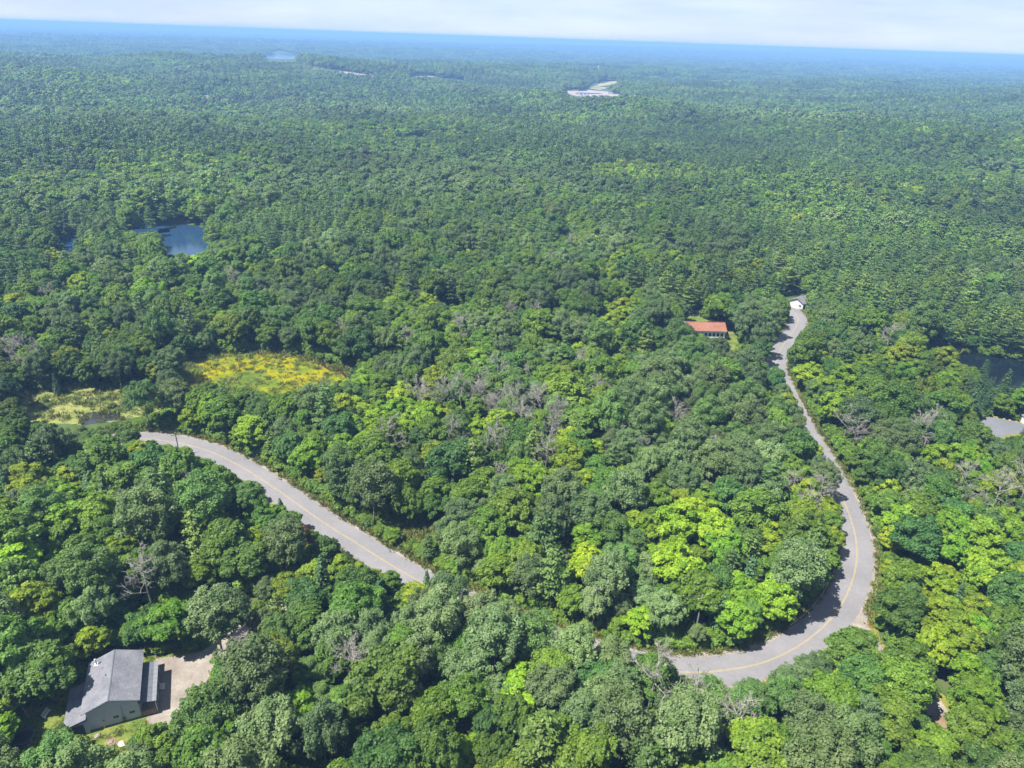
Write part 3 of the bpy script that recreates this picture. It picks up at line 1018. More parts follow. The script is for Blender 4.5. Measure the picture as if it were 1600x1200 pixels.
def pick_kind(x, y, rng, px, py):
    for b in BLOBS:
        if ((px - b[0]) / b[2]) ** 2 + ((py - b[1]) / b[3]) ** 2 < 1 and rng.random() < b[5]:
            return b[4]
    d = math.hypot(x, y)
    n = wobble(x, y, 0.018, 1.0)
    n2 = wobble(x, y, 0.03, 7.0)
    pine = 0.05 + 0.35 * float(sstep(d, 260, 480)) + 0.25 * max(0, n) * float(sstep(d, 180, 300))
    u = rng.random()
    if u < pine:
        return 'pine_tree' if rng.random() < 0.85 else 'spruce_tree'
    u = rng.random() + 0.45 * n2
    if u < 0.17:
        return 'maple_tree'
    if u > 0.80:
        return 'poplar_tree'
    if rng.random() < 0.03:
        return 'spruce_tree'
    return 'leafy_tree'


TREES = []      # dicts: kind, variant, x, y, sx, sz, rot
CELL = {}


def free(x, y, r, pack):
    cx, cy = int(x // 8), int(y // 8)
    for i in range(cx - 2, cx + 3):
        for j in range(cy - 2, cy + 3):
            for (a, b, q) in CELL.get((i, j), ()):
                if (a - x) ** 2 + (b - y) ** 2 < (pack * (q + r)) ** 2:
                    return False
    return True


def put(kind, x, y, s, sz, rng, variant=None, tint=None, special=None, rot=None):
    v = int(rng.integers(len(PROTO[kind]))) if variant is None else variant
    R, H = PROTO[kind][v][2:]
    t = dict(kind=kind, v=v, x=x, y=y, s=s, sz=sz, rot=rng.uniform(0, 6.28) if rot is None else rot, R=R * s, H=H * sz, tint=tint, special=special)
    TREES.append(t)
    CELL.setdefault((int(x // 8), int(y // 8)), []).append((x, y, R * s))
    return t


# trees one can point to: place of the stem's foot in the photograph, kind, scale, label
SPECIAL = [
    (272, 1012, 'maple_tree', 1.0, .86, None, 'round bright green tree standing alone on the grass beside the gravel yard'),
    (347, 1018, 'poplar_tree', .92, .92, None, 'tall grey-green tree with a bare stem at the mouth of the gravel yard'),
    (366, 1016, 'poplar_tree', .80, .88, None, 'second grey-green tree with a bare stem, nearer the driveway wood'),
    (472, 868, 'maple_tree', .52, .70, 'rust', 'small tree with browned leaves beside the straight stretch of road'),
    (1328, 1058, 'leafy_tree', .88, .72, None, 'rounded dark green tree between the road and the gravel turnout'),
    (1296, 1062, 'maple_tree', .58, .55, None, 'low yellow-green tree between the paved bend and the rounded dark tree'),
    (427, 540, 'maple_tree', .42, .60, 'yellow', 'small bright yellow tree at the far edge of the yellow bog'),
    (104, 1252, 'poplar_tree', .80, .78, None, 'pale airy tree in front of the lean-to of the grey house'),
    (90, 1098, 'leafy_tree', 1.0, .86, None, 'broad sunlit tree shading the lean-to side of the grey house'),
    (235, 672, 'poplar_tree', .9, 1.0, None, 'tall grey-green tree standing between the pale sedge and the yellow bog'),
    (668, 928, 'spruce_tree', .5, .50, None, 'small dark spruce at the road edge where the road dips behind trees'),
    (596, 968, 'spruce_tree', .8, .85, None, 'slender grey spruce among broadleaf trees below the straight road'),
    (440, 806, 'spruce_tree', .5, .42, None, 'little spruce on the near verge of the straight road'),
    (858, 352, 'pine_tree', .95, .9, 'rust', 'reddish dying pine in the green wood beyond the bog'),
    (1558, 628, 'spruce_tree', 1.1, 1.0, None, 'pointed spruce before the dark pond, the middle one of three'),
    (1588, 640, 'spruce_tree', 1.2, .95, None, 'pointed spruce before the dark pond, closest to the paved lot'),
    (1528, 606, 'spruce_tree', 1.1, .85, None, 'pointed spruce before the dark pond, closest to the reeds'),
    (1174, 530, 'poplar_tree', 1.05, .95, None, 'big rounded grey-green tree between the red-roofed house and the road'),
    (950, 530, 'maple_tree', .9, .9, 'gold', 'golden-green tree at the edge of the clearing left of the red-roofed house'),
    (915, 925, 'maple_tree', 1.05, 1.0, 'gold', 'vivid yellow-green tree in the wood above the road, before the bend'),
]
DEAD_PX = [(765, 668), (800, 662), (742, 650), (815, 690), (720, 655), (870, 690), (655, 655), (470, 640), (890, 415), (335, 470), (372, 470), (310, 790), (240, 960), (235, 1125),
           (1010, 1118), (1330, 712), (1312, 700), (1540, 822), (1272, 808), (1420, 720), (1440, 705), (1255, 830), (640, 560), (780, 780), (850, 760), (905, 590),
           (1050, 690), (705, 720), (960, 720), (1235, 790), (1490, 790), (540, 560), (760, 470), (860, 440), (1380, 560), (1090, 520), (25, 590), (55, 600), (80, 490),
           (560, 1085), (395, 1085), (1080, 1150), (1585, 800), (1110, 740), (610, 740), (930, 640), (330, 700), (200, 830), (1140, 1195), (1450, 560), (320, 1130), (1000, 740)]


def scatter_near():
    rng = np.random.default_rng(23)
    for _ in range(16):
        DEAD_PX.append((rng.normal(800, 80), rng.normal(650, 60)))
    for px, py, kind, s, sz, tint, lab in SPECIAL:
        x, y = G(px, py)
        put(kind, x, y, s, sz, rng, tint=tint, special=lab)
    for px, py in DEAD_PX:
        x, y = G(px, py)
        if base_blocked(x, y, 1.0):
            continue
        s = rng.uniform(0.75, 1.15)
        if hits_keep(x, y, 12 * s, 1.5 * s, NEAR_KEEP):
            continue
        put('dead_tree', x, y, s, s * rng.uniform(0.95, 1.2), rng)
        CELL[(int(x // 8), int(y // 8))][-1] = (x, y, 1.3)
    T = unit(np.gradient(ROAD, axis=0))
    Nn = np.stack([T[:, 1], -T[:, 0]], 1)
    RX, RY, _ = project(np.column_stack([ROAD, np.zeros(len(ROAD))]))
    last = np.array([1e9, 0])
    for i in range(len(ROAD)):
        low = 690 < RX[i] < 1062 and RY[i] > 920
        up = 565 < RY[i] < 790 and RX[i] > 1200
        if not (low or up):
            continue
        off = rng.uniform(5.0, 6.4) if up else rng.uniform(6.0, 8.0)
        q = ROAD[i] + Nn[i] * off
        if (low and q[1] > ROAD[i][1]) or (up and q[0] > ROAD[i][0]):
            q = ROAD[i] - Nn[i] * off
        if np.linalg.norm(q - last) < rng.uniform(4.5, 7.0):
            continue
        kind = ['leafy_tree', 'leafy_tree', 'poplar_tree', 'poplar_tree', 'maple_tree'][int(rng.integers(5))]
        s = rng.uniform(0.8, 1.0) if up else rng.uniform(0.70, 0.92)
        v = int(rng.integers(len(PROTO[kind])))
        R, H = PROTO[kind][v][2:]
        k = 0
        while hits_keep(q[0], q[1], H * s, R * s, NEAR_KEEP) and k < 4:
            s *= 0.88
            k += 1
        if k < 4:
            put(kind, q[0], q[1], s, s, rng, v)
            last = q
    for ps, tries, lo, hi in ((0, 20000, 0.85, 1.0), (1, 20000, 0.6, 0.95), (2, 20000, 0.35, 0.7)):
        for _ in range(tries):
            d = math.sqrt(rng.uniform(48 ** 2, 440 ** 2))
            a = rng.uniform(-1.0, 1.0)
            x, y = d * math.sin(a), d * math.cos(a)
            X, Y, D = project(np.array([x, y, 9.0]))
            if X < -260 or X > 1860 or Y > 1480:
                continue
            kind = pick_kind(x, y, rng, float(X), float(Y))
            if ps == 2 and kind == 'pine_tree':
                kind = 'leafy_tree'
            a_, b_ = SIZE[kind]
            s = rng.uniform(a_, b_) * rng.uniform(lo, hi)
            v = int(rng.integers(len(PROTO[kind])))
            R, H = PROTO[kind][v][2:]
            if not free(x, y, R * s, 0.70 if ps == 0 else 0.64):
                continue
            if base_blocked(x, y, R * s) or (d < 140 and shades_yard(x, y, H * s)):
                continue
            sz = s * rng.uniform(0.9, 1.12) if ps < 2 else s * rng.uniform(0.75, 1.0)
            ok = True
            while hits_keep(x, y, H * sz, R * s, NEAR_KEEP, 0.1 if ps == 2 else 0.25):
                s *= 0.82
                sz *= 0.80
                if s < 0.34:
                    ok = False
                    break
            if ok:
                put(kind, x, y, s, sz, rng, v)


scatter_near()
print('near trees', len(TREES))

# ------------------------------------------------------------------ trees as objects
for t in TREES:
    X, Y, D = project(np.array([t['x'], t['y'], 0.6 * t['H']]))
    bx, by, _ = project(np.array([t['x'], t['y'], 0.0]))
    t['px'], t['py'], t['D'], t['bx'], t['by'] = float(X), float(Y), float(D), float(bx), float(by)
    t['size'] = t['R'] * FPX / float(D)
    t['in'] = -10 < X < 1610 and Y < 1225 and D > 0


def road_y(x):
    """the height in the photograph of the straight road at column x"""
    return float(np.interp(x, [p[0] for p in ROAD_PX[:18]], [p[1] for p in ROAD_PX[:18]]))


def zone(t):
    x, y = t['bx'], t['by']
    below = x < 1130 and y > road_y(x)
    if below:
        if x < 430 and y > 900:
            if y > 1135:
                return 'in front of the grey house' if x < 300 else 'at the near end of the gravel yard'
            if x < 130:
                return 'left of the grey house'
            return 'behind the grey house' if x < 300 else 'along the house driveway'
        if x < 230:
            return 'below the creek, left of the road end'
        if x < 560:
            return 'between driveway and straight road' if y < 940 else 'at the near edge, right of the gravel yard'
        return 'below the straight road' if x < 860 else 'at the near edge, left of the bend'
    if x >= 1130 and y > 1035:
        return 'before the bend, left of the gravel track' if x < 1400 else 'right of the gravel track'
    if x > 1345 and y > 700:
        return 'outside the bend, near the gravel turnout' if y > 870 else 'outside the bend, below the paved lot'
    if x > 1225 and y > 545:
        return 'between the upper road and the dark pond'
    if x > 1255:
        return 'behind the dark pond' if y > 420 else 'in the far wood beyond the dark pond'
    if y > 850 and x > 900:
        return 'just inside the bend'
    if x > 980 and y > 600:
        return 'inside the bend, along the upper road'
    if y > 640:
        if x < 250:
            return 'between the creek and the road end'
        return 'between yellow bog and straight road' if x < 640 else 'in the middle of the wooded bend'
    if x < 260:
        return 'left of the yellow bog' if y > 460 else 'left of the beaver pond'
    if x < 600:
        return 'between yellow bog and beaver pond' if y > 410 else 'behind the beaver pond'
    if x > 1040 and y > 470:
        return 'round the red-roofed house'
    if y > 520:
        return 'right of the yellow bog'
    return 'in the far wood beyond the yellow bog' if x < 900 else 'in the wood behind the red-roofed house'


TINTS = {'leafy_tree': [('', (1, 1, 1)), ('dark', (0.76, 0.80, 0.86)), ('bright', (1.22, 1.15, 0.95)), ('olive', (1.08, 0.98, 0.80)), ('bluish', (0.84, 0.96, 1.25))],
         'maple_tree': [('', (1, 1, 1)), ('fresh', (0.76, 0.94, 1.0)), ('golden', (1.18, 1.08, 0.9)), ('lime', (1.08, 1.14, 1.0))],
         'poplar_tree': [('', (1, 1, 1)), ('silvery', (1.15, 1.14, 1.3)), ('dull', (0.78, 0.80, 0.85)), ('greener', (0.82, 1.0, 0.7))],
         'pine_tree': [('', (1, 1, 1)), ('dark', (0.72, 0.76, 0.85)), ('yellowish', (1.35, 1.2, 0.9))],
         'spruce_tree': [('', (1, 1, 1)), ('bluish', (1.05, 1.1, 1.4))],
         'dead_tree': [('', (1, 1, 1))]}
WORDS = {'leafy_tree': 'green tree', 'maple_tree': 'yellow-green tree', 'poplar_tree': 'grey-green tree', 'pine_tree': 'pine', 'spruce_tree': 'pointed spruce', 'dead_tree': 'bare dead tree'}
GROUPS = {'leafy_tree': 'green broadleaf trees', 'maple_tree': 'yellow-green broadleaf trees', 'poplar_tree': 'grey-green broadleaf trees', 'pine_tree': 'pine trees', 'spruce_tree': 'spruce trees', 'dead_tree': 'dead trees'}
ORD = ['first', 'second', 'third', 'fourth', 'fifth', 'sixth', 'seventh', 'eighth', 'ninth', 'tenth', 'eleventh', 'twelfth']
NUM = ['one', 'two', 'three', 'four', 'five', 'six', 'seven', 'eight', 'nine', 'ten', 'eleven', 'twelve']

CHOSEN, REST = [], []
trng = np.random.default_rng(41)
for kind in ('leafy_tree', 'maple_tree', 'poplar_tree', 'pine_tree', 'spruce_tree', 'dead_tree'):
    mine = sorted([t for t in TREES if t['kind'] == kind], key=lambda t: (t['special'] is None, -t['size']))
    vis = [t for t in mine if t['in']]
    CHOSEN += vis[:300]
    REST += [t for t in mine if not t['in']] + vis[300:]
bylab = {}
for t in CHOSEN:
    k = t['kind']
    i = int(trng.integers(len(TINTS[k])))
    t['tname'], t['col'] = TINTS[k][i]
    if t['special']:
        t['label'] = t['special']
        continue
    h = t['H'] / PROTO[k][0][3]
    size = 'tall' if h > 0.95 else ('small' if h < 0.66 else '')
    t['label'] = ' '.join(w for w in (size, t['tname'], WORDS[k], zone(t)) if w)
    if len(t['label'].split()) < 4:
        t['label'] = 'single ' + t['label']
    bylab.setdefault(t['label'], []).append(t)
for lab, ts in bylab.items():
    ts.sort(key=lambda t: t['px'])
    n = len(ts)
    if n > 1:
        for i, t in enumerate(ts):
            o = ('leftmost' if i == 0 else 'rightmost' if i == n - 1 else ORD[i] + ' from left' if i < 12 else '%dth from left' % (i + 1))
            t['label'] = lab + ', ' + o
            if n > 2 and len(t['label'].split()) < 15:
                t['label'] += ' of ' + (NUM[n - 1] if n <= 12 else str(n))

for t in CHOSEN:
    tr, cr, R, H = PROTO[t['kind']][t['v']]
    root = bpy.data.objects.new(t['kind'], None)
    COL.objects.link(root)
    root.empty_display_size = 0.3
    root.location = (t['x'], t['y'], float(terrain(t['x'], t['y'])))
    root.rotation_euler = (trng.normal(0, 0.03), trng.normal(0, 0.03), t['rot'])
    root.scale = (t['s'], t['s'], t['sz'])
    root['label'] = t['label']
    root['category'] = 'tree'
    root['group'] = GROUPS[t['kind']]
    for nm, me in (('trunk', tr), ('crown', cr)):
        o = bpy.data.objects.new(nm, me)
        COL.objects.link(o)
        o.parent = root
        if nm == 'crown':
            o.color = (*t['col'], 1)
            if t['tint'] in ('rust', 'yellow'):
                o.color = (1, 1, 1, 1)
                o.material_slots[0].link = 'OBJECT'
                o.material_slots[0].material = M[t['tint']]
            elif t['tint'] == 'gold':
                o.color = (1.40, 1.32, 0.8, 1)

# ------------------------------------------------------------------ the forest beyond, undergrowth and sedge
def scatter_nodes(coll):
    ng = bpy.data.node_groups.new('scatter', 'GeometryNodeTree')
    ng.interface.new_socket('Geometry', in_out='INPUT', socket_type='NodeSocketGeometry')
    ng.interface.new_socket('Geometry', in_out='OUTPUT', socket_type='NodeSocketGeometry')
    gi, go = ng.nodes.new('NodeGroupInput'), ng.nodes.new('NodeGroupOutput')
    ci = ng.nodes.new('GeometryNodeCollectionInfo')
    ci.inputs['Collection'].default_value = coll
    ci.inputs['Separate Children'].default_value = True
    ci.inputs['Reset Children'].default_value = True
    ip = ng.nodes.new('GeometryNodeInstanceOnPoints')
    ip.inputs['Pick Instance'].default_value = True

    def attr(name, typ):
        a = ng.nodes.new('GeometryNodeInputNamedAttribute')
        a.data_type = typ
        a.inputs['Name'].default_value = name
        return a.outputs['Attribute']
    ng.links.new(gi.outputs[0], ip.inputs['Points'])
    ng.links.new(ci.outputs[0], ip.inputs['Instance'])
    ng.links.new(attr('variant', 'INT'), ip.inputs['Instance Index'])
    cx = ng.nodes.new('ShaderNodeCombineXYZ')
    ng.links.new(attr('turn', 'FLOAT'), cx.inputs['Z'])
    ng.links.new(cx.outputs[0], ip.inputs['Rotation'])
    ng.links.new(attr('size', 'FLOAT_VECTOR'), ip.inputs['Scale'])
    ng.links.new(ip.outputs[0], go.inputs[0])
    return ng


def scatter_object(name, P, variant, turn, size, coll, **props):
    me = bpy.data.meshes.new(name)
    n = len(P)
    me.vertices.add(n)
    me.vertices.foreach_set('co', np.ascontiguousarray(P, np.float32).ravel())
    for nm, typ, dat, key in (('variant', 'INT', np.asarray(variant, np.int32), 'value'), ('turn', 'FLOAT', np.asarray(turn, np.float32), 'value'), ('size', 'FLOAT_VECTOR', np.asarray(size, np.float32).ravel(), 'vector')):
        a = me.attributes.new(nm, typ, 'POINT')
        a.data.foreach_set(key, np.ascontiguousarray(dat))
    o = link(name, me, None, **props)
    md = o.modifiers.new('scatter', 'NODES')
    md.node_group = scatter_nodes(coll)
    return o


def build_forest():
    rng = np.random.default_rng(77)
    P, V, S = [], [], []
    for t in REST:
        if t['kind'] in VAR:
            ids = VAR[t['kind']]
            P.append((t['x'], t['y']))
            V.append(ids[t['v'] % len(ids)])
            S.append((t['s'], t['s'], t['sz']))
    P, V, S = [np.array(P).reshape(-1, 2)], [np.array(V, int)], [np.array(S).reshape(-1, 3)]

    def ring(r0, r1, step, ang):
        g = np.arange(-r1, r1, step)
        X, Y = np.meshgrid(g, np.arange(r0 * math.cos(ang) * 0.9, r1, step * 0.87))
        X = X + (np.arange(X.shape[0]) % 2)[:, None] * step / 2
        X = X + rng.uniform(-0.42, 0.42, X.shape) * step
        Y = Y + rng.uniform(-0.42, 0.42, Y.shape) * step
        d = np.hypot(X, Y)
        k = (d > r0) & (d <= r1) & (np.abs(np.arctan2(X, Y)) < ang)
        return X[k], Y[k]

    for r0, r1, step, suffix, scl in ((440, 950, 6.6, '_mid', 1.0), (950, 2200, 7.4, '_far', 1.05), (2200, 4500, 27, 'grove', 1.0), (4500, 13000, 62, 'grove', 1.9)):
        x, y = ring(r0, r1, step, 0.82 if r1 < 1000 else 0.76)
        n = len(x)
        u, s = rng.random(n), rng.uniform(0.72, 1.15, n) * scl
        sz = s * rng.uniform(0.85, 1.15, n)
        if suffix == 'grove':
            v = rng.choice(VAR['grove'], n)
            sz = s * rng.uniform(0.7, 1.1, n) / (1.4 if scl > 1.5 else 1.0)
        else:
            stand = np.sin(x / 170 + 0.8 + 1.1 * np.sin(y / 230)) * np.sin(y / 140 + 2.2 + np.sin(x / 190))
            stand2 = np.sin(x / 90 + 3 + np.sin(y / 120)) * np.sin(y / 75 + 1)
            bear = np.arctan2(x, y)
            pine = np.clip(0.30 + 0.75 * stand + 0.18 * np.clip(bear * 1.5, -0.5, 1), 0.03, 0.85)
            pine = pine * (1 - 0.5 * sstep(np.hypot(x, y), 1000, 1300))
            v = np.zeros(n, int)
            kinds = np.where(u < pine, 0, 1)
            w = rng.random(n) + 0.5 * stand2
            stand3 = np.sin(x / 57 + 2 * np.sin(y / 88 + 1)) * np.sin(y / 49 + 1.7 * np.sin(x / 70))
            s = s * (1 + 0.16 * stand3)
            sz = sz * (1 + 0.22 * stand3)
            sz = np.where((stand2 * stand3 > 0.45), sz * 0.6, sz)
            kinds = np.where((kinds == 1) & (w < 0.10), 2, kinds)
            kinds = np.where((kinds == 1) & (w > 0.82), 3, kinds)
            kinds = np.where((kinds == 1) & (rng.random(n) < 0.4), 4, kinds)
            for b in BLOBS:
                if b[1] < 400 and b[4] == 'maple_tree':
                    bx, by, _ = project(np.stack([x, y, terrain(x, y) + 9], 1))
                    inb = (((bx - b[0]) / b[2]) ** 2 + ((by - b[1]) / b[3]) ** 2 < 1) & (rng.random(n) < b[5])
                    kinds = np.where(inb, 2, kinds)
            for i, nm in enumerate(('pine_tree', 'leafy_tree', 'maple_tree', 'poplar_tree', 'dark_tree')):
                k = kinds == i
                v[k] = rng.choice(VAR[nm + suffix], k.sum())
        # leave open what the photograph shows open
        z = terrain(x, y)
        X, Y, D = project(np.stack([x, y, z + 8.5 * sz / scl], 1))
        sc = FPX / np.maximum(D, 1)
        wide = 20 * s if suffix == 'grove' else 4.2 * s
        rx, ry = wide * sc, np.maximum(7.5 * sz * sc, 1.0)
        hit = np.zeros(n, bool)
        near = (X > 300) & (X < 1000) & (Y < 175)
        idx = np.where(near)[0]
        for q in FAR_KEEP:
            hit[idx] |= ((X[idx] - q[0]) / rx[idx]) ** 2 + ((Y[idx] - q[1]) / ry[idx]) ** 2 < 1
        if r0 < 500:
            idx = np.where(Y < 420)[0]
            for q in NEAR_KEEP[NEAR_KEEP[:, 1] < 420]:
                hit[idx] |= ((X[idx] - q[0]) / rx[idx]) ** 2 + ((Y[idx] - q[1]) / ry[idx]) ** 2 < 1
        ok = ~hit
        P.append(np.stack([x[ok], y[ok]], 1))
        V.append(v[ok])
        S.append(np.stack([s[ok], s[ok], sz[ok]], 1))
    P, V, S = np.vstack(P), np.concatenate(V), np.vstack(S)
    Z = terrain(P[:, 0], P[:, 1])
    scatter_object('forest', np.column_stack([P, Z]), V, rng.uniform(0, 6.28, len(P)), S, STORE, kind='stuff', label='endless mixed forest of pines and broadleaf trees running to the horizon', category='forest')


build_forest()


def build_undergrowth():
    rng = np.random.default_rng(99)
    P, V, S = [], [], []
    for _ in range(15000):
        d = math.sqrt(rng.uniform(50 ** 2, 330 ** 2))
        a = rng.uniform(-0.78, 0.78)
        x, y = d * math.sin(a), d * math.cos(a)
        s = rng.uniform(0.5, 1.5)
        if min_dist(ROAD, x, y) < HALF + 1.0 + 1.3 * s or min_dist(TURNOUT, x, y) < 2.2 + 1.2 * s or min_dist(DRIVE, x, y) < 2 + s:
            continue
        if any(in_poly(np.array([x]), np.array([y]), po)[0] for po in NO_BASE):
            continue
        dd = np.array([x, y]) - HOUSE_O
        u, v = dd @ HOUSE_U, dd @ HOUSE_V
        if -5 < u < 12 and -7 < v < 12:
            continue
        if hits_keep(x, y, 2.5 * s, 1.5 * s, NEAR_KEEP, 0.0):
            continue
        P.append((x, y, 0))
        V.append(int(rng.choice(VAR['shrub'])))
        S.append((s, s, s * rng.uniform(0.7, 1.2)))
    T = unit(np.gradient(ROAD, axis=0))
    Nn = np.stack([T[:, 1], -T[:, 0]], 1)
    for _ in range(2600):
        i = int(rng.integers(len(ROAD)))
        s = rng.uniform(0.35, 1.1)
        q = ROAD[i] + Nn[i] * (HALF + 1.6 + 1.4 * s + abs(rng.normal(0, 2.2))) * (1 if rng.random() < 0.5 else -1)
        if min_dist(ROAD, *q) < HALF + 1.3 + 1.3 * s or min_dist(TURNOUT, *q) < 2.2 + 1.3 * s or min_dist(DRIVE, *q) < 2 + s or hits_keep(q[0], q[1], 2.5 * s, 1.5 * s, NEAR_KEEP, 0.0):
            continue
        P.append((q[0], q[1], 0))
        V.append(int(rng.choice(VAR['shrub'])))
        S.append((s, s, s * rng.uniform(0.6, 1.1)))
    scatter_object('undergrowth', np.array(P), V, rng.uniform(0, 6.28, len(P)), np.array(S), STORE, kind='stuff', label='low bushy undergrowth filling the gaps between the trees', category='undergrowth')


build_undergrowth()

TUFTS = bpy.data.collections.new('grass_tufts')


def build_grass():
    rng = np.random.default_rng(123)
    for k in range(4):
        n = 26
        c = np.column_stack([rng.normal(0, 0.28, (n, 2)), np.zeros(n)])
        up = unit(np.column_stack([rng.normal(0, 0.45, (n, 2)), np.ones(n)]))
        nn = unit(np.cross(up, rng.normal(size=(n, 3))))
        L = rng.uniform(0.25, 0.65, n)
        c = c + up * (L * 0.9)[:, None]
        Vv, F = leaves(c, nn, L, rng, aspect=0.14, along=up * 8)
        me = np_mesh('blades', Vv, F, rng.random(n))
        me.materials.append(M['sedge'] if k < 3 else M['verge'])
        o = bpy.data.objects.new('%03d_tuft' % k, me)
        TUFTS.objects.link(o)
    P, S = [], []
    T = np.gradient(ROAD, axis=0)
    T /= np.linalg.norm(T, axis=1)[:, None]
    Nn = np.stack([T[:, 1], -T[:, 0]], 1)
    for _ in range(9000):
        i = int(rng.integers(len(ROAD)))
        o = (HALF + 0.7 + abs(rng.normal(0, 1.6))) * (1 if rng.random() < 0.5 else -1)
        q = ROAD[i] + Nn[i] * o + rng.normal(0, 0.6, 2)
        if min_dist(ROAD, *q) > HALF + 0.5 and min_dist(TURNOUT, *q) > 2.1:
            P.append(q)
            S.append(rng.uniform(0.5, 1.0))
    for poly, n, s in ((WET_PX, 2000, 1.0), (LAWN_PX, 1500, 0.35), (REED_PX, 700, 1.6), ([(596, 840), (625, 812), (700, 800), (712, 820), (680, 850), (640, 868)], 500, 1.3)):
        po = Gs(poly)
        lo, hi = po.min(0), po.max(0)
        hard = [Gs(YARD_PX)] if poly is LAWN_PX else ([Gs(BOG_PX)] if poly is WET_PX else [])
        for _ in range(n):
            q = rng.uniform(lo, hi)
            if not in_poly(q[:1], q[1:], po)[0]:
                continue
            if any(in_poly(q[:1], q[1:], h)[0] for h in hard) and (poly is LAWN_PX or rng.random() < 0.7):
                continue
            dd = q - HOUSE_O
            if -3.6 < dd @ HOUSE_U < 10.5 and -0.8 < dd @ HOUSE_V < 10.5:
                continue
            P.append(q)
            S.append(s * rng.uniform(0.6, 1.4))
    bp = Gs(BOG_PX)
    ring = spline(np.vstack([bp, bp[:1]]), 1.0)
    for q in ring:                      # taller sedge on the ragged margin of the bog
        for _ in range(7):
            P.append(q + rng.normal(0, 2.4, 2))
            S.append(rng.uniform(0.6, 1.5))
    lo, hi = bp.min(0), bp.max(0)
    for _ in range(2600):
        q = rng.uniform(lo, hi)
        if in_poly(q[:1], q[1:], bp)[0] and wobble(q[0], q[1], 0.16, 2.0) > -0.05:
            P.append(q)
            S.append(rng.uniform(0.15, 0.5))
    P, S = np.array(P), np.array(S)
    scatter_object('grass', np.column_stack([P, np.zeros(len(P))]), rng.integers(0, 4, len(P)), rng.uniform(0, 6.28, len(P)), np.column_stack([S * 1.4, S * 1.4, S]), TUFTS, kind='stuff', label='rough grass and sedge along the road verges and in the wetland', category='grass')


build_grass()

# ------------------------------------------------------------------ grey house
M['siding'] = plain('blue_grey_siding', (0.58, 0.60, 0.75), 0.6, var=0.06)
M['shingle'] = ground_mat('grey_shingles', [(0.3, (0.105, 0.108, 0.125)), (0.5, (0.138, 0.140, 0.158)), (0.7, (0.175, 0.175, 0.190))], 0.45, bump=0.2, fine=(3.0, 0.8, 1.12))
M['dark_roof'] = ground_mat('dark_roofing', [(0.3, (0.075, 0.085, 0.10)), (0.7, (0.115, 0.125, 0.14))], 0.5, bump=0.1, fine=(3.0, 0.85, 1.1))
M['white'] = plain('white_paint', (0.50, 0.50, 0.49), 0.5, var=0.05)
M['glass'] = water_mat('window_glass', (0.012, 0.016, 0.02), rough=0.08, bump=0.0)
M['metal'] = plain('galvanised_steel', (0.45, 0.46, 0.47), 0.45, metal=0.7, var=0.08)
M['wood'] = plain('weathered_wood', (0.27, 0.20, 0.14), 0.8, var=0.2)
M['pale_wood'] = plain('pale_boards', (0.46, 0.44, 0.38), 0.8, var=0.1)
M['black'] = plain('black_fabric', (0.02, 0.02, 0.024), 0.6)
M['red_roof'] = ground_mat('red_metal_roof', [(0.3, (0.185, 0.080, 0.052)), (0.7, (0.25, 0.112, 0.076))], 0.5, bump=0.0, fine=(2.0, 0.85, 1.1))
M['maroon'] = plain('maroon_paint', (0.22, 0.03, 0.03), 0.6)
M['pale_grey'] = plain('pale_grey_paint', (0.17, 0.18, 0.195), 0.5, var=0.05)


def gable_walls(W, L, eave, ridge, y0=0.0):
    r = W / 2
    V = [(0, y0, -0.3), (W, y0, -0.3), (W, y0, eave), (r, y0, ridge), (0, y0, eave), (0, y0 + L, -0.3), (W, y0 + L, -0.3), (W, y0 + L, eave), (r, y0 + L, ridge), (0, y0 + L, eave)]
    F = [(0, 1, 2, 3, 4), (9, 8, 7, 6, 5), (1, 6, 7, 2), (5, 0, 4, 9)]
    return V, F


def window(parent, x, z, w, h, y=-0.0, axis='front', name='window', fmat='white', panes=2):
    """a framed window standing a little proud of a wall"""
    def bx(mb, x0, x1, z0, z1, d0, d1):
        if axis == 'front':
            mb.box(x0, x1, y - d1, y - d0, z0, z1)
        else:                       # wall facing +x, x runs along y
            mb.box(y + d0, y + d1, x0, x1, z0, z1)
        return mb
    f = 0.08
    mb = MB()
    bx(mb, x, x + w, z, z + f, 0.004, 0.06)
    bx(mb, x, x + w, z + h - f, z + h, 0.004, 0.06)
    bx(mb, x, x + f, z + f, z + h - f, 0.004, 0.06)
    bx(mb, x + w - f, x + w, z + f, z + h - f, 0.004, 0.06)
    win = mb.build(name, M[fmat], parent)
    pw = (w - 2 * f - (panes - 1) * 0.05) / panes
    for k in range(panes):
        x0 = x + f + k * (pw + 0.05)
        bx(MB(), x0, x0 + pw, z + f, z + h - f, 0.006, 0.03).build('pane', M['glass'], win)
    for k in range(panes - 1):
        x0 = x + f + (k + 1) * pw + k * 0.05
        bx(MB(), x0, x0 + 0.05, z + f, z + h - f, 0.006, 0.05).build('mullion', M[fmat], win)
    return win


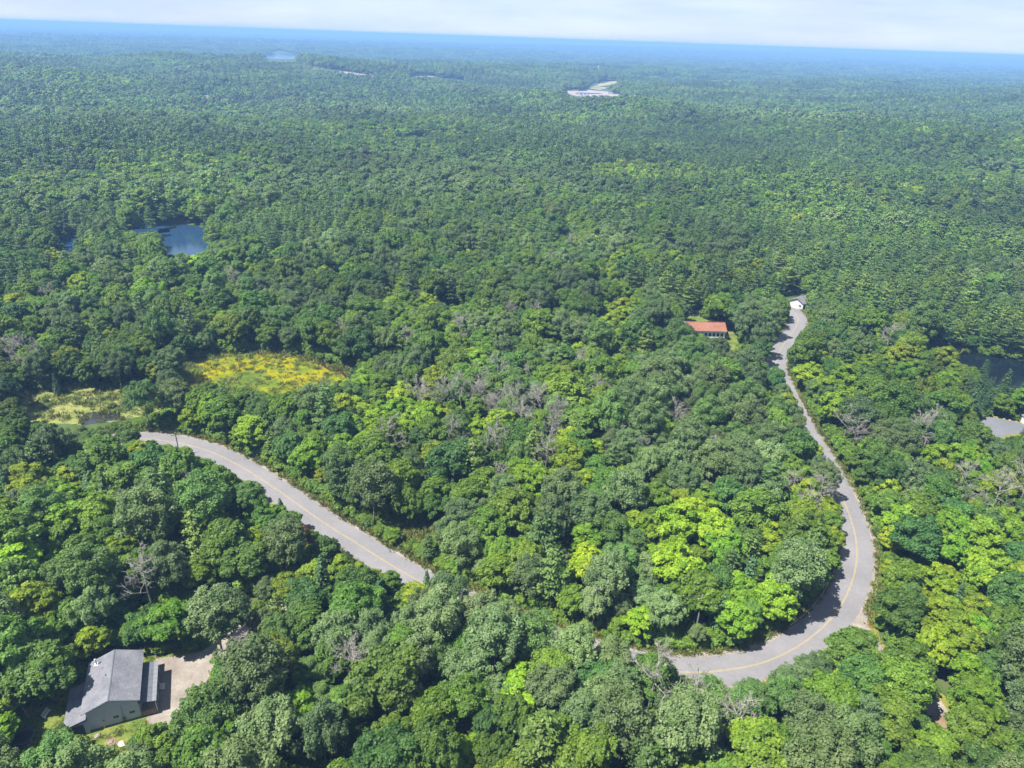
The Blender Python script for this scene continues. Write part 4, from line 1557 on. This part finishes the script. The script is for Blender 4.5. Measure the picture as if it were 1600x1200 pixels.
def build_house():
    ang = math.atan2(HOUSE_U[1], HOUSE_U[0])
    h = empty('grey_house', (HOUSE_O[0], HOUSE_O[1], 0), ang, label='small blue-grey house with a grey shingled gable roof beside a gravel yard', category='house')
    W, L, EV, RG = 7.2, 9.5, 4.45, 5.85
    MB().add(*gable_walls(W, L, EV, RG)).build('wall', M['siding'], h)
    # clapboard courses on the gable that faces the yard's near end
    for k in range(13):
        z = 0.25 + k * 0.33
        MB().box(0.02, W - 0.02, -0.022, -0.003, z, z + 0.30).build('siding_board', M['siding'], h)
    for s in (0, 1):
        MB().box(-0.03 if s == 0 else W - 0.09, 0.09 if s == 0 else W + 0.03, -0.045, -0.024, 0, EV - 0.02).build('corner_board', M['siding'], h)
    o = 0.55
    sl = (RG - EV) / (W / 2)
    y0, y1 = -0.6, L + 0.55
    rl = MB().slab([(-o, y0, EV - o * sl + 0.14), (W / 2, y0, RG + 0.14), (W / 2, y1, RG + 0.14), (-o, y1, EV - o * sl + 0.14)], 0.12).build('roof', M['shingle'], h)
    rr = MB().slab([(W / 2, y0, RG + 0.14), (W + o, y0, EV - o * sl + 0.14), (W + o, y1, EV - o * sl + 0.14), (W / 2, y1, RG + 0.14)], 0.12).build('roof', M['shingle'], h)
    # shingle courses
    n = 22
    for part, sgn in ((rl, -1), (rr, 1)):
        for k in range(n):
            a, b_ = k / n, (k + 1) / n
            xa, xb = W / 2 + sgn * a * (W / 2 + o), W / 2 + sgn * (b_ * (W / 2 + o) + 0.01)
            za, zb = RG + 0.145 - a * (W / 2 + o) * sl, RG + 0.162 - b_ * (W / 2 + o) * sl
            q = [(xa, y0 - 0.01, za), (xb, y0 - 0.01, zb), (xb, y1 + 0.01, zb), (xa, y1 + 0.01, za)]
            if sgn < 0:
                q = [q[1], q[0], q[3], q[2]]
            MB().slab(q, 0.012).build('shingle_course', M['shingle'], part)
    mb = MB()
    mb.slab([(W / 2 - 0.13, y0 - 0.02, RG + 0.14), (W / 2, y0 - 0.02, RG + 0.20), (W / 2, y1 + 0.02, RG + 0.20), (W / 2 - 0.13, y1 + 0.02, RG + 0.14)], 0.02)
    mb.slab([(W / 2, y0 - 0.02, RG + 0.20), (W / 2 + 0.13, y0 - 0.02, RG + 0.14), (W / 2 + 0.13, y1 + 0.02, RG + 0.14), (W / 2, y1 + 0.02, RG + 0.20)], 0.02)
    mb.build('ridge_cap', M['dark_roof'], rr)
    for sgn in (-1, 1):      # barge boards on the near gable
        a = (W / 2, y0 - 0.03, RG + 0.10)
        b_ = (W / 2 + sgn * (W / 2 + o), y0 - 0.03, EV - o * sl + 0.10)
        mb = MB()
        V = [a, b_, (b_[0], b_[1], b_[2] - 0.18), (a[0], a[1], a[2] - 0.18)]
        V += [(p[0], p[1] + 0.025, p[2]) for p in V]
        mb.add(V, [(0, 1, 2, 3), (7, 6, 5, 4), (0, 4, 5, 1), (1, 5, 6, 2), (2, 6, 7, 3), (3, 7, 4, 0)])
        mb.build('barge_board', M['siding'], rl if sgn < 0 else rr)
    ch = MB().tube([(0.9, 8.7, 4.8), (0.9, 8.7, 6.1)], 0.12, 10).build('chimney', M['white'], rl)
    MB().tube([(0.9, 8.7, 6.1), (0.9, 8.7, 6.16), (0.9, 8.7, 6.3)], [0.2, 0.2, 0.03], 10).build('chimney_cap', M['metal'], rl)
    MB().box(0.55, 1.25, 8.35, 9.05, 4.75, 5.03).build('chimney_flashing', M['white'], rl)
    MB().tube([(2.7, 5.0, 5.4), (2.7, 5.0, 5.95)], 0.06, 8).build('vent_pipe', M['black'], rl)
    MB().box(1.9, 2.2, 7.0, 7.3, 5.1, 5.45).build('roof_vent', M['dark_roof'], rl)
    window(h, 3.35, 1.15, 0.85, 0.6)
    window(h, 5.7, 1.25, 0.85, 0.6)
    MB().box(2.0, 2.16, -0.12, -0.023, 1.3, 1.55).build('dryer_vent', M['black'], h)
    MB().tube([(0.55, -0.04, 0.75), (0.55, -0.16, 0.75)], 0.10, 8).build('wall_lamp', M['white'], h)
    MB().box(4.6, 5.05, -0.22, -0.023, 0.2, 0.95).build('meter_box', M['pale_grey'], h)
    MB().tube([(4.83, -0.1, 0.95), (4.83, -0.1, 3.6)], 0.03, 6).build('meter_conduit', M['pale_grey'], h)
    # open porch on the yard side
    px0, px1, py0, py1 = W + 0.01, W + 2.55, -0.25, 8.3
    pr = MB().slab([(px0, py0, 3.35), (px1, py0, 2.85), (px1, py1, 2.85), (px0, py1, 3.35)], 0.10).build('porch_roof', M['dark_roof'], h)
    n = 10
    for k in range(n):
        y = py0 + 0.02 + k * (py1 - py0 - 0.07) / (n - 1)
        mb = MB().slab([(px0, y, 3.375), (px1, y, 2.875), (px1, y + 0.035, 2.875), (px0, y + 0.035, 3.375)], 0.024)
        mb.build('roof_seam', M['dark_roof'], pr)
    MB().slab([(px1 - 0.55, py0 - 0.01, 2.97), (px1 + 0.06, py0 - 0.01, 2.85), (px1 + 0.06, py1 + 0.01, 2.85), (px1 - 0.55, py1 + 0.01, 2.97)], 0.02).build('sunlit_eave_strip', M['pale_grey'], pr)  # paler strip paints in the sunlit eave beyond the main roof's shadow
    for k in range(4):
        y = py0 + 0.12 + k * (py1 - py0 - 0.3) / 3
        MB().box(px1 - 0.2, px1 - 0.08, y, y + 0.12, 0, 2.78).build('porch_post', M['siding'], h)
    MB().box(px0, px1 - 0.05, py0, py1, 0.25, 0.40).build('porch_deck', M['wood'], h)
    for k in range(6):
        y = py0 + 0.05 + k * 0.0
        MB().box(px0 + 0.05 + k * 0.38, px0 + 0.36 + k * 0.38, py0 - 0.02, py0 - 0.001, 0.42, 1.3).build('rail_board', M['wood'], h)
    MB().box(px1 + 0.03, px1 + 0.75, 4.2, 5.6, 0.0, 0.32).build('porch_step', M['pale_wood'], h)
    MB().box(px1 - 0.05, px1 + 0.30, 4.2, 5.6, 0.33, 0.5).build('porch_step', M['pale_wood'], h)
    d = MB().box(W + 0.004, W + 0.05, 4.4, 5.35, 0.42, 2.45).build('door', M['white'], h)
    MB().box(W + 0.052, W + 0.10, 4.48, 4.54, 1.35, 1.5).build('handle', M['metal'], d)
    window(h, 1.4, 1.3, 1.5, 1.0, y=W, axis='side')
    window(h, 6.4, 1.3, 1.3, 1.0, y=W, axis='side')
    # lean-to on the wood side
    lr = MB().slab([(-3.3, -0.75, 2.35), (-0.01, -0.75, 3.3), (-0.01, 7.4, 3.3), (-3.3, 7.4, 2.35)], 0.10).build('lean_to_roof', M['shingle'], h)
    n = 12
    for k in range(n):
        a, b_ = k / n, (k + 1) / n
        xa, xb = -0.02 - a * 3.28, -0.03 - b_ * 3.29
        za, zb = 3.305 - a * 0.95, 3.318 - b_ * 0.95
        MB().slab([(xb, -0.76, zb), (xa, -0.76, za), (xa, 7.41, za), (xb, 7.41, zb)], 0.012).build('shingle_course', M['shingle'], lr)
    MB().box(-3.0, -0.012, -0.45, 7.1, -0.2, 2.22).build('lean_to_wall', M['siding'], h)
    MB().box(-3.0 + 0.3, -0.6, -0.475, -0.453, 0.1, 2.1).build('lean_to_door', M['dark_roof'], h)


build_house()


def rock(name, loc, r, mat, seed, label, cat='rock', flat=0.6, group=None):
    import bmesh
    bm = bmesh.new()
    bmesh.ops.create_icosphere(bm, subdivisions=2, radius=1.0)
    for v in bm.verts:
        n = mnoise.noise(v.co * 1.3 + Vector((seed, seed * 2.1, 0))) + 0.4 * mnoise.noise(v.co * 3.1 + Vector((0, seed, 5)))
        v.co *= 1 + 0.38 * n
        v.co.x *= r * 1.2
        v.co.y *= r * 0.95
        v.co.z *= r * flat
    me = bpy.data.meshes.new(name)
    bm.to_mesh(me)
    bm.free()
    o = link(name, me, mat, label=label, category=cat)
    o.location = (loc[0], loc[1], r * flat * 0.35 + (loc[2] if len(loc) > 2 else 0))
    o.rotation_euler = (0, 0, seed * 1.7)
    if group:
        o['group'] = group
    return o


for i, (px, py, r, lab) in enumerate([(152, 1150, 0.42, 'grey boulder against the near wall corner of the grey house'),
                                      (190, 1163, 0.48, 'pale boulder on the lawn, farther right of two'),
                                      (173, 1160, 0.34, 'tan rock in the bare patch of lawn'),
                                      (44, 1166, 0.22, 'small pale stone beside the trampoline')]):
    rock('boulder', G(px, py), r, M['rock'] if i != 1 else plain('pale_stone', (0.55, 0.50, 0.45), 0.8), 2.3 + i, lab, 'boulder')
sheet('bare_lawn_patch', Gs([(166, 1152), (180, 1153), (186, 1162), (176, 1168), (166, 1160)]), 0.03, M['dirt'], edge=0.25, step=0.4)


def build_trampoline():
    x, y = G(38, 1156)
    t = empty('trampoline', (x, y, 0), 0.3, label='round dark garden trampoline on the shaded lawn by the grey house', category='trampoline')
    n = 24
    ring = [(1.45 * math.cos(2 * math.pi * k / n), 1.45 * math.sin(2 * math.pi * k / n), 0.75) for k in range(n + 1)]
    MB().tube(ring, 0.045, 6).build('frame', M['metal'], t)
    V = [(1.15 * math.cos(2 * math.pi * k / n), 1.15 * math.sin(2 * math.pi * k / n), 0.74) for k in range(n)]
    MB().add(V + [(p[0], p[1], 0.725) for p in V], [tuple(range(n)), tuple(range(2 * n - 1, n - 1, -1))] + [(k, n + k, n + (k + 1) % n, (k + 1) % n) for k in range(n)]).build('jumping_mat', M['black'], t)
    pad = plain('blue_pad', (0.035, 0.045, 0.07), 0.6)
    V = [(r * math.cos(2 * math.pi * k / n), r * math.sin(2 * math.pi * k / n), 0.79) for r in (1.17, 1.5) for k in range(n)]
    MB().add(V, [(k, (k + 1) % n, n + (k + 1) % n, n + k)[::-1] for k in range(n)]).build('safety_pad', pad, t)
    for k in range(4):
        a = math.pi / 4 + k * math.pi / 2
        MB().tube([(1.42 * math.cos(a - .2), 1.42 * math.sin(a - .2), 0.75), (1.42 * math.cos(a - .2), 1.42 * math.sin(a - .2), 0.02), (1.42 * math.cos(a + .2), 1.42 * math.sin(a + .2), 0.02), (1.42 * math.cos(a + .2), 1.42 * math.sin(a + .2), 0.75)], 0.035, 6).build('leg', M['metal'], t)


build_trampoline()


def build_bench():
    x, y = G(76, 1118)
    t = empty('garden_bench', (x, y, 0), 1.5, label='pale wooden garden bench in the shade left of the lean-to', category='bench')
    for k in range(3):
        MB().box(-0.75, 0.75, 0.02 + k * 0.15, 0.14 + k * 0.15, 0.42, 0.46).build('seat_slat', M['pale_wood'], t)
    for k in range(3):
        MB().box(-0.75, 0.75, 0.46 + k * 0.03, 0.49 + k * 0.03, 0.55 + k * 0.15, 0.66 + k * 0.15).build('back_slat', M['pale_wood'], t)
    for x0 in (-0.7, 0.62):
        for y0 in (0.02, 0.40):
            MB().box(x0, x0 + 0.08, y0, y0 + 0.07, 0, 0.415 if y0 < 0.1 else 0.9).build('leg', M['pale_wood'], t)


build_bench()

# leaning pale pole of a fallen stem beside the house wood
x, y = G(47, 1124)
mb = MB().tube([(0, 0, -0.1), (-0.9, 0.5, 1.8), (-1.9, 1.0, 3.6), (-3.0, 1.7, 5.0)], [0.13, 0.12, 0.10, 0.05], 7)
o = mb.build('leaning_log', M['pale_bark'], smooth=True, label='bare pale stem leaning in the shade left of the grey house', category='log')
o.location = (x, y, 0)

# ------------------------------------------------------------------ red-roofed house
def build_red_house():
    x, y = G(1071, 531)
    h = empty('red_roofed_house', (x, y, 0), 0.03, label='long white house with a red roof in a clearing among the trees', category='house')
    W, D, EV, RG = 14.6, 7.0, 4.1, 5.9
    V = [(0, 0, -0.3), (W, 0, -0.3), (W, D, -0.3), (0, D, -0.3), (0, 0, EV), (W, 0, EV), (W, D, EV), (0, D, EV), (0, D / 2, RG), (W, D / 2, RG)]
    F = [(0, 1, 5, 4), (1, 2, 6, 9, 5), (2, 3, 7, 6), (3, 0, 4, 8, 7)]
    MB().add(V, F).build('wall', plain('white_siding', (0.80, 0.82, 0.86), 0.6, var=0.05), h)
    o, s = 0.6, (RG - EV) / (D / 2)
    rf = MB().slab([(-0.5, -o, EV - o * s + 0.12), (W + 0.5, -o, EV - o * s + 0.12), (W + 0.5, D / 2, RG + 0.12), (-0.5, D / 2, RG + 0.12)], 0.10).build('roof', M['red_roof'], h)
    rb = MB().slab([(-0.5, D / 2, RG + 0.12), (W + 0.5, D / 2, RG + 0.12), (W + 0.5, D + o, EV - o * s + 0.12), (-0.5, D + o, EV - o * s + 0.12)], 0.10).build('roof', M['red_roof'], h)
    for k in range(26):
        xx = -0.45 + k * (W + 0.85) / 25
        MB().slab([(xx, -o, EV - o * s + 0.155), (xx + 0.05, -o, EV - o * s + 0.155), (xx + 0.05, D / 2, RG + 0.155), (xx, D / 2, RG + 0.155)], 0.03).build('roof_rib', M['red_roof'], rf)
    MB().box(-0.5, W + 0.5, D / 2 - 0.15, D / 2 + 0.15, RG + 0.13, RG + 0.20).build('ridge_cap', M['red_roof'], rb)
    MB().box(-1.5, -0.52, D / 2 - 1.6, D / 2 - 0.6, -0.2, RG + 0.5).build('chimney', M['white'], h)
    for k in range(9):
        window(h, 0.9 + k * 1.5, 1.55, 1.05, 1.5, name='window', panes=1)
    MB().box(-0.05, W + 0.05, -0.06, -0.003, 0, 0.7).build('foundation', plain('concrete_base', (0.32, 0.32, 0.32), 0.9), h)
    MB().box(W + 0.01, W + 2.4, 1.0, 5.6, 0.9, 1.05).build('deck', M['wood'], h)
    for yy in (1.0, 5.45):
        for xx in (W + 0.1, W + 2.25):
            MB().box(xx, xx + 0.13, yy, yy + 0.13, -0.2, 2.0).build('deck_post', M['wood'], h)
    for k in range(12):
        MB().box(W + 2.28, W + 2.34, 1.15 + k * 0.36, 1.35 + k * 0.36, 1.06, 1.95).build('rail_slat', M['wood'], h)
    MB().box(W + 2.25, W + 2.38, 1.0, 5.6, 1.96, 2.04).build('hand_rail', M['wood'], h)


build_red_house()
rr_ = np.random.default_rng(3)
for k, (px, py, r, lab) in enumerate([(1080, 489, 1.3, 'big pink boulder uphill of the red roof, first of the pile'), (1087, 487, 1.0, 'boulder in the middle of the pile behind the red roof'),
                                      (1092, 491, 1.2, 'boulder at the right end of the pile behind the red roof'), (1084, 493, 0.8, 'lowest boulder of the pile behind the red roof')]):
    rock('boulder', G(px, py), r, M['rock'], 7.7 + k, lab, 'boulder')


def build_garage():
    x, y = G(1233, 479)
    h = empty('white_garage', (x, y, 0), -0.85, label='small white garage with a grey gable roof at the top of the road', category='garage')
    W, L, EV, RG = 6.0, 7.5, 3.0, 4.6
    MB().add(*gable_walls(W, L, EV, RG)).build('wall', M['white'], h)
    o, sl = 0.4, (RG - EV) / (W / 2)
    MB().slab([(-o, -0.5, EV - o * sl + 0.14), (W / 2, -0.5, RG + 0.14), (W / 2, L + 0.4, RG + 0.14), (-o, L + 0.4, EV - o * sl + 0.14)], 0.12).build('roof', M['shingle'], h)
    MB().slab([(W / 2, -0.5, RG + 0.14), (W + o, -0.5, EV - o * sl + 0.14), (W + o, L + 0.4, EV - o * sl + 0.14), (W / 2, L + 0.4, RG + 0.14)], 0.12).build('roof', M['shingle'], h)
    d = MB().box(0.7, 3.6, -0.05, -0.004, 0.0, 2.3).build('garage_door', plain('door_panels', (0.44,0.44,0.45), 0.5, var=0.04), h)
    for k in range(4):
        MB().box(0.75, 3.55, -0.075, -0.052, 0.05 + k * 0.56, 0.56 + k * 0.56).build('door_panel', M['white'], d)
    window(h, 4.2, 1.2, 1.1, 0.9)


build_garage()


def build_shed():
    x, y = G(1613, 672)
    h = empty('white_shed', (x, y, 0), 0.1, label='white shed at the far end of the paved lot, cut by the picture edge', category='shed')
    W, L, EV, RG = 4.5, 5.0, 2.3, 3.3
    MB().add(*gable_walls(W, L, EV, RG)).build('wall', M['white'], h)
    o, sl = 0.3, (RG - EV) / (W / 2)
    MB().slab([(-o, -0.3, EV - o * sl + 0.12), (W / 2, -0.3, RG + 0.12), (W / 2, L + 0.3, RG + 0.12), (-o, L + 0.3, EV - o * sl + 0.12)], 0.1).build('roof', M['shingle'], h)
    MB().slab([(W / 2, -0.3, RG + 0.12), (W + o, -0.3, EV - o * sl + 0.12), (W + o, L + 0.3, EV - o * sl + 0.12), (W / 2, L + 0.3, RG + 0.12)], 0.1).build('roof', M['shingle'], h)
    MB().box(1.5, 2.5, -0.05, -0.004, 0, 2.0).build('door', M['pale_grey'], h)


build_shed()

# rocky shore of the dark pond and stones along the paved lot
SHORE = [(1512, 538, 1.6), (1517, 535, 1.2), (1522, 541, 1.4), (1527, 530, 1.0), (1548, 549, 1.8), (1556, 546, 2.0), (1562, 551, 1.6), (1569, 552, 1.5), (1574, 556, 1.2), (1543, 546, 1.0), (1473, 524, 1.4), (1468, 520, 1.0), (1560, 540, 1.2)]
for k, (px, py, r) in enumerate(SHORE):
    place = 'on the bank behind the reeds' if px < 1480 else ('between the reeds and the pond head' if px < 1530 else 'on the far shore of the dark pond')
    same = [q for q in SHORE if (q[0] < 1480) == (px < 1480) and (q[0] < 1530) == (px < 1530)]
    same.sort()
    i = same.index((px, py, r))
    lab = 'pink granite boulder ' + place + ', ' + ('leftmost' if i == 0 else 'rightmost' if i == len(same) - 1 else ORD[i] + ' from left')
    rock('shore_boulder', G(px, py), r, M['rock'], 1.1 + k, lab, 'boulder', flat=0.75, group='boulders along the pond shore')
for k, (px, py) in enumerate([(1538, 649), (1546, 650), (1556, 652), (1568, 655), (1578, 657), (1588, 659)]):
    rock('edging_stone', G(px, py), 0.42, M['rock'], 11.1 + k, 'grey stone edging the paved lot, ' + ORD[k] + ' from its wooded corner', 'stone', group='stones along the paved lot')


# ------------------------------------------------------------------ guard rail and utility poles
def build_guardrail():
    T = np.gradient(ROAD, axis=0)
    T /= np.linalg.norm(T, axis=1)[:, None]
    Nn = np.stack([T[:, 1], -T[:, 0]], 1)
    q = ROAD - Nn * 0
    side = []
    for s in (-1, 1):
        c = ROAD + Nn * s * (HALF + 0.55)
        side.append(c)
    c0 = Gs([(1290, 930)])[0]
    # the inner side of the bend is the one closer to the wood inside it
    inner = min(side, key=lambda c: np.linalg.norm(c - G(1200, 900), axis=1).min())
    X, Y, _ = project(np.column_stack([inner, np.full(len(inner), 0.4)]))
    k = np.where((X > 1235) & (X < 1330) & (Y > 872) & (Y < 992))[0]
    c = inner[k]
    root = empty('guard_rail', (c[0][0], c[0][1], 0), 0, label='grey steel guard rail along the inner edge of the road bend', category='guard rail')
    L = c - c[0]
    V, F = [], []
    prof = [(0.0, 0.40), (0.05, 0.47), (0.0, 0.54), (0.05, 0.62), (0.0, 0.70)]
    T = unit(np.gradient(L, axis=0))
    nn = np.stack([T[:, 1], -T[:, 0]], 1)
    m_ = len(prof)
    for p, n in zip(L, nn):
        for (d, z) in prof:
            V.append((p[0] + n[0] * d, p[1] + n[1] * d, z))
    for i in range(len(L) - 1):
        for j in range(m_ - 1):
            F.append((i * m_ + j, i * m_ + j + 1, (i + 1) * m_ + j + 1, (i + 1) * m_ + j))
    rail = MB().add(V, F).build('rail', M['metal'], root)
    md = rail.modifiers.new('thick', 'SOLIDIFY')
    md.thickness = 0.02
    post = None
    for i in range(0, len(L), 2):
        p = L[i] - nn[i] * 0.09
        if post is None:
            post = MB().box(-0.07, 0.07, -0.07, 0.07, -0.2, 0.74).build('post', M['wood'], root)
            o = post
        else:
            o = link('post', post.data, None, root)
        o.location = (p[0], p[1], 0)


build_guardrail()

POLE_PX = [(17, 652, 9.5, 'wooden utility pole with a transformer above the wetland creek'),
           (1257, 490, 9.0, 'wooden utility pole beside the road below the white garage'),
           (281, 712, 7.0, 'dark utility pole on the near side of the road end'),
           (925, 985, 10.5, 'utility pole among the trees above the hidden stretch of road'),
           (1085, 996, 10.5, 'utility pole among the trees on the inside of the bend')]
TOPS = []


def build_pole(px, py, H, lab, transformer):
    x, y = G(px, py)
    r = empty('utility_pole', (x, y, 0), 0.6, label=lab, category='utility pole', group='utility poles along the road')
    MB().tube([(0, 0, -0.5), (0, 0, H)], [0.17, 0.11], 8).build('pole', M['pale_bark'], r)
    MB().box(-1.1, 1.1, -0.06, 0.06, H - 0.75, H - 0.62).build('cross_arm', M['pale_bark'], r)
    for xx in (-1.0, 0.0, 1.0):
        MB().tube([(xx, 0, H - 0.62), (xx, 0, H - 0.42)], 0.05, 6).build('insulator', M['white'], r)
    if transformer:
        MB().tube([(0.0, -0.34, H - 2.2), (0.0, -0.34, H - 2.15), (0.0, -0.34, H - 1.25), (0, -0.34, H - 1.2)], [0.2, 0.23, 0.23, 0.15], 10).build('transformer', M['pale_grey'], r)
    TOPS.append(np.array([x, y, H - 0.42]))


for i, (px, py, H, lab) in enumerate(POLE_PX):
    build_pole(px, py, H, lab, i == 0)


def wire(a, b, sag, lab, rad=0.025):
    pts = []
    for t in np.linspace(0, 1, 14):
        p = a * (1 - t) + b * t
        pts.append((p[0], p[1], p[2] - 4 * sag * t * (1 - t)))
    MB().tube(pts, rad, 5).build('overhead_wire', M['black'], label=lab, category='wire')


wire(TOPS[0], TOPS[2], 1.0, 'thin overhead wire crossing the wetland to the road end')
wire(TOPS[3], TOPS[4], 0.8, 'thin dark overhead wire along the wooded inside of the road')


# ------------------------------------------------------------------ far power line and substation
def build_pylon(px, py, H, lab):
    x, y = G(px, py)
    z = float(terrain(x, y))
    r = empty('power_pylon', (x, y, z), 0.35, label=lab, category='pylon', group='pylons of the far power line')
    m_ = M['pale_bark']
    for s in (-3.2, 3.2):
        MB().tube([(s, 0, -1), (s, 0, H)], [0.42, 0.30], 6).build('pole', m_, r)
    MB().box(-7.0, 7.0, -0.22, 0.22, H - 2.6, H - 2.0).build('cross_arm', m_, r)
    MB().tube([(-3.2, 0, H - 9), (3.2, 0, H - 3)], 0.18, 5).build('brace', m_, r)
    MB().tube([(3.2, 0, H - 9), (-3.2, 0, H - 3)], 0.18, 5).build('brace', m_, r)
    for s in (-6.5, 0, 6.5):
        MB().tube([(s, 0, H - 2.6), (s, 0, H - 4.4)], 0.16, 5).build('insulator', M['white'], r)
    return np.array([x, y, z + H - 4.4])


PYL = [(272, 160, 27, 'faint far pylon nearest the pale forest track'), (398, 152, 27, 'far pylon, first of two close together below the lake'), (429, 151, 28, 'far pylon, second of two close together below the lake'),
       (560, 158, 32, 'tall far pylon in the middle of the power line'), (588, 169, 27, 'pale far pylon on the near side of the power line'), (876, 158, 24, 'far pylon in front of the pale substation yard'),
       (862, 136, 22, 'far pylon left of the substation yard'), (1022, 146, 22, 'far pylon right of the substation yard')]
TP = [build_pylon(*p) for p in PYL]
for i, j, lab in ((0, 1, 'far power line wire left of the lake'), (2, 3, 'far power line wire below the lake'), (3, 6, 'far power line wire running to the substation')):
    wire(TP[i], TP[j], 9, lab, 0.10)


def build_substation():
    x, y = G(905, 148)
    z = float(terrain(x, y))
    s = empty('substation_building', (x, y, z + 0.5), 0.02, label='long low white building on the pale yard far off in the forest', category='building')
    MB().box(0, 48, 0, 12, 0, 5).build('wall', M['white'], s)
    MB().box(-0.5, 48.5, -0.5, 12.5, 5.01, 5.6).build('roof', plain('pale_metal_roof', (0.40, 0.39, 0.39), 0.5), s)
    for k in range(6):
        MB().box(3 + k * 7.6, 6.5 + k * 7.6, -0.1, -0.01, 0.0, 3.4).build('bay_door', M['pale_grey'], s)
    x, y = G(950, 147)
    z = float(terrain(x, y))
    s = empty('substation_shed', (x, y, z + 0.5), 0.02, label='small white building right of the long one on the substation yard', category='building')
    MB().box(0, 20, 0, 9, 0, 4.5).build('wall', M['white'], s)
    MB().box(-0.4, 20.4, -0.4, 9.4, 4.51, 5.0).build('roof', M['pale_grey'], s)
    x, y = G(933, 131)
    z = float(terrain(x, y))
    m_ = empty('lattice_mast', (x, y, z), 0, label='slim pale lattice mast rising behind the substation yard', category='mast')
    H = 48
    for a in range(3):
        an = a * 2.094
        MB().tube([(1.6 * math.cos(an), 1.6 * math.sin(an), 0), (0.5 * math.cos(an), 0.5 * math.sin(an), H)], 0.22, 5).build('leg', M['metal'], m_)
    for k in range(16):
        f0, f1 = k / 16, (k + 1) / 16
        a0, a1 = (k % 3) * 2.094, ((k + 1) % 3) * 2.094
        r0, r1 = 1.6 - 1.1 * f0, 1.6 - 1.1 * f1
        MB().tube([(r0 * math.cos(a0), r0 * math.sin(a0), f0 * H), (r1 * math.cos(a1), r1 * math.sin(a1), f1 * H)], 0.14, 4).build('lattice_brace', M['metal'], m_)
    MB().tube([(0, 0, H - 1), (0, 0, H + 1), (0, 0, H + 5)], [0.9, 0.9, 0.5], 8).build('antenna', M['white'], m_)


build_substation()

# ------------------------------------------------------------------ haze
def build_haze():
    m = bpy.data.materials.new('haze')
    m.use_nodes = True
    nt = m.node_tree
    nt.nodes.clear()
    out = N(nt, 'ShaderNodeOutputMaterial')
    pv = N(nt, 'ShaderNodeVolumePrincipled')
    pv.inputs['Color'].default_value = HAZE_COLOR
    pv.inputs['Density'].default_value = HAZE_DENSITY
    pv.inputs['Anisotropy'].default_value = 0.0
    pv.inputs['Density Attribute'].default_value = ''
    pv.inputs['Temperature Attribute'].default_value = ''
    m.cycles.homogeneous_volume = True
    nt.links.new(pv.outputs[0], out.inputs['Volume'])
    mb = MB().box(-43000, 43000, -43000, 43000, -32, 106)
    mb.build('haze', m, kind='stuff', label='thin blue summer haze over the whole forest', category='haze')


build_haze()
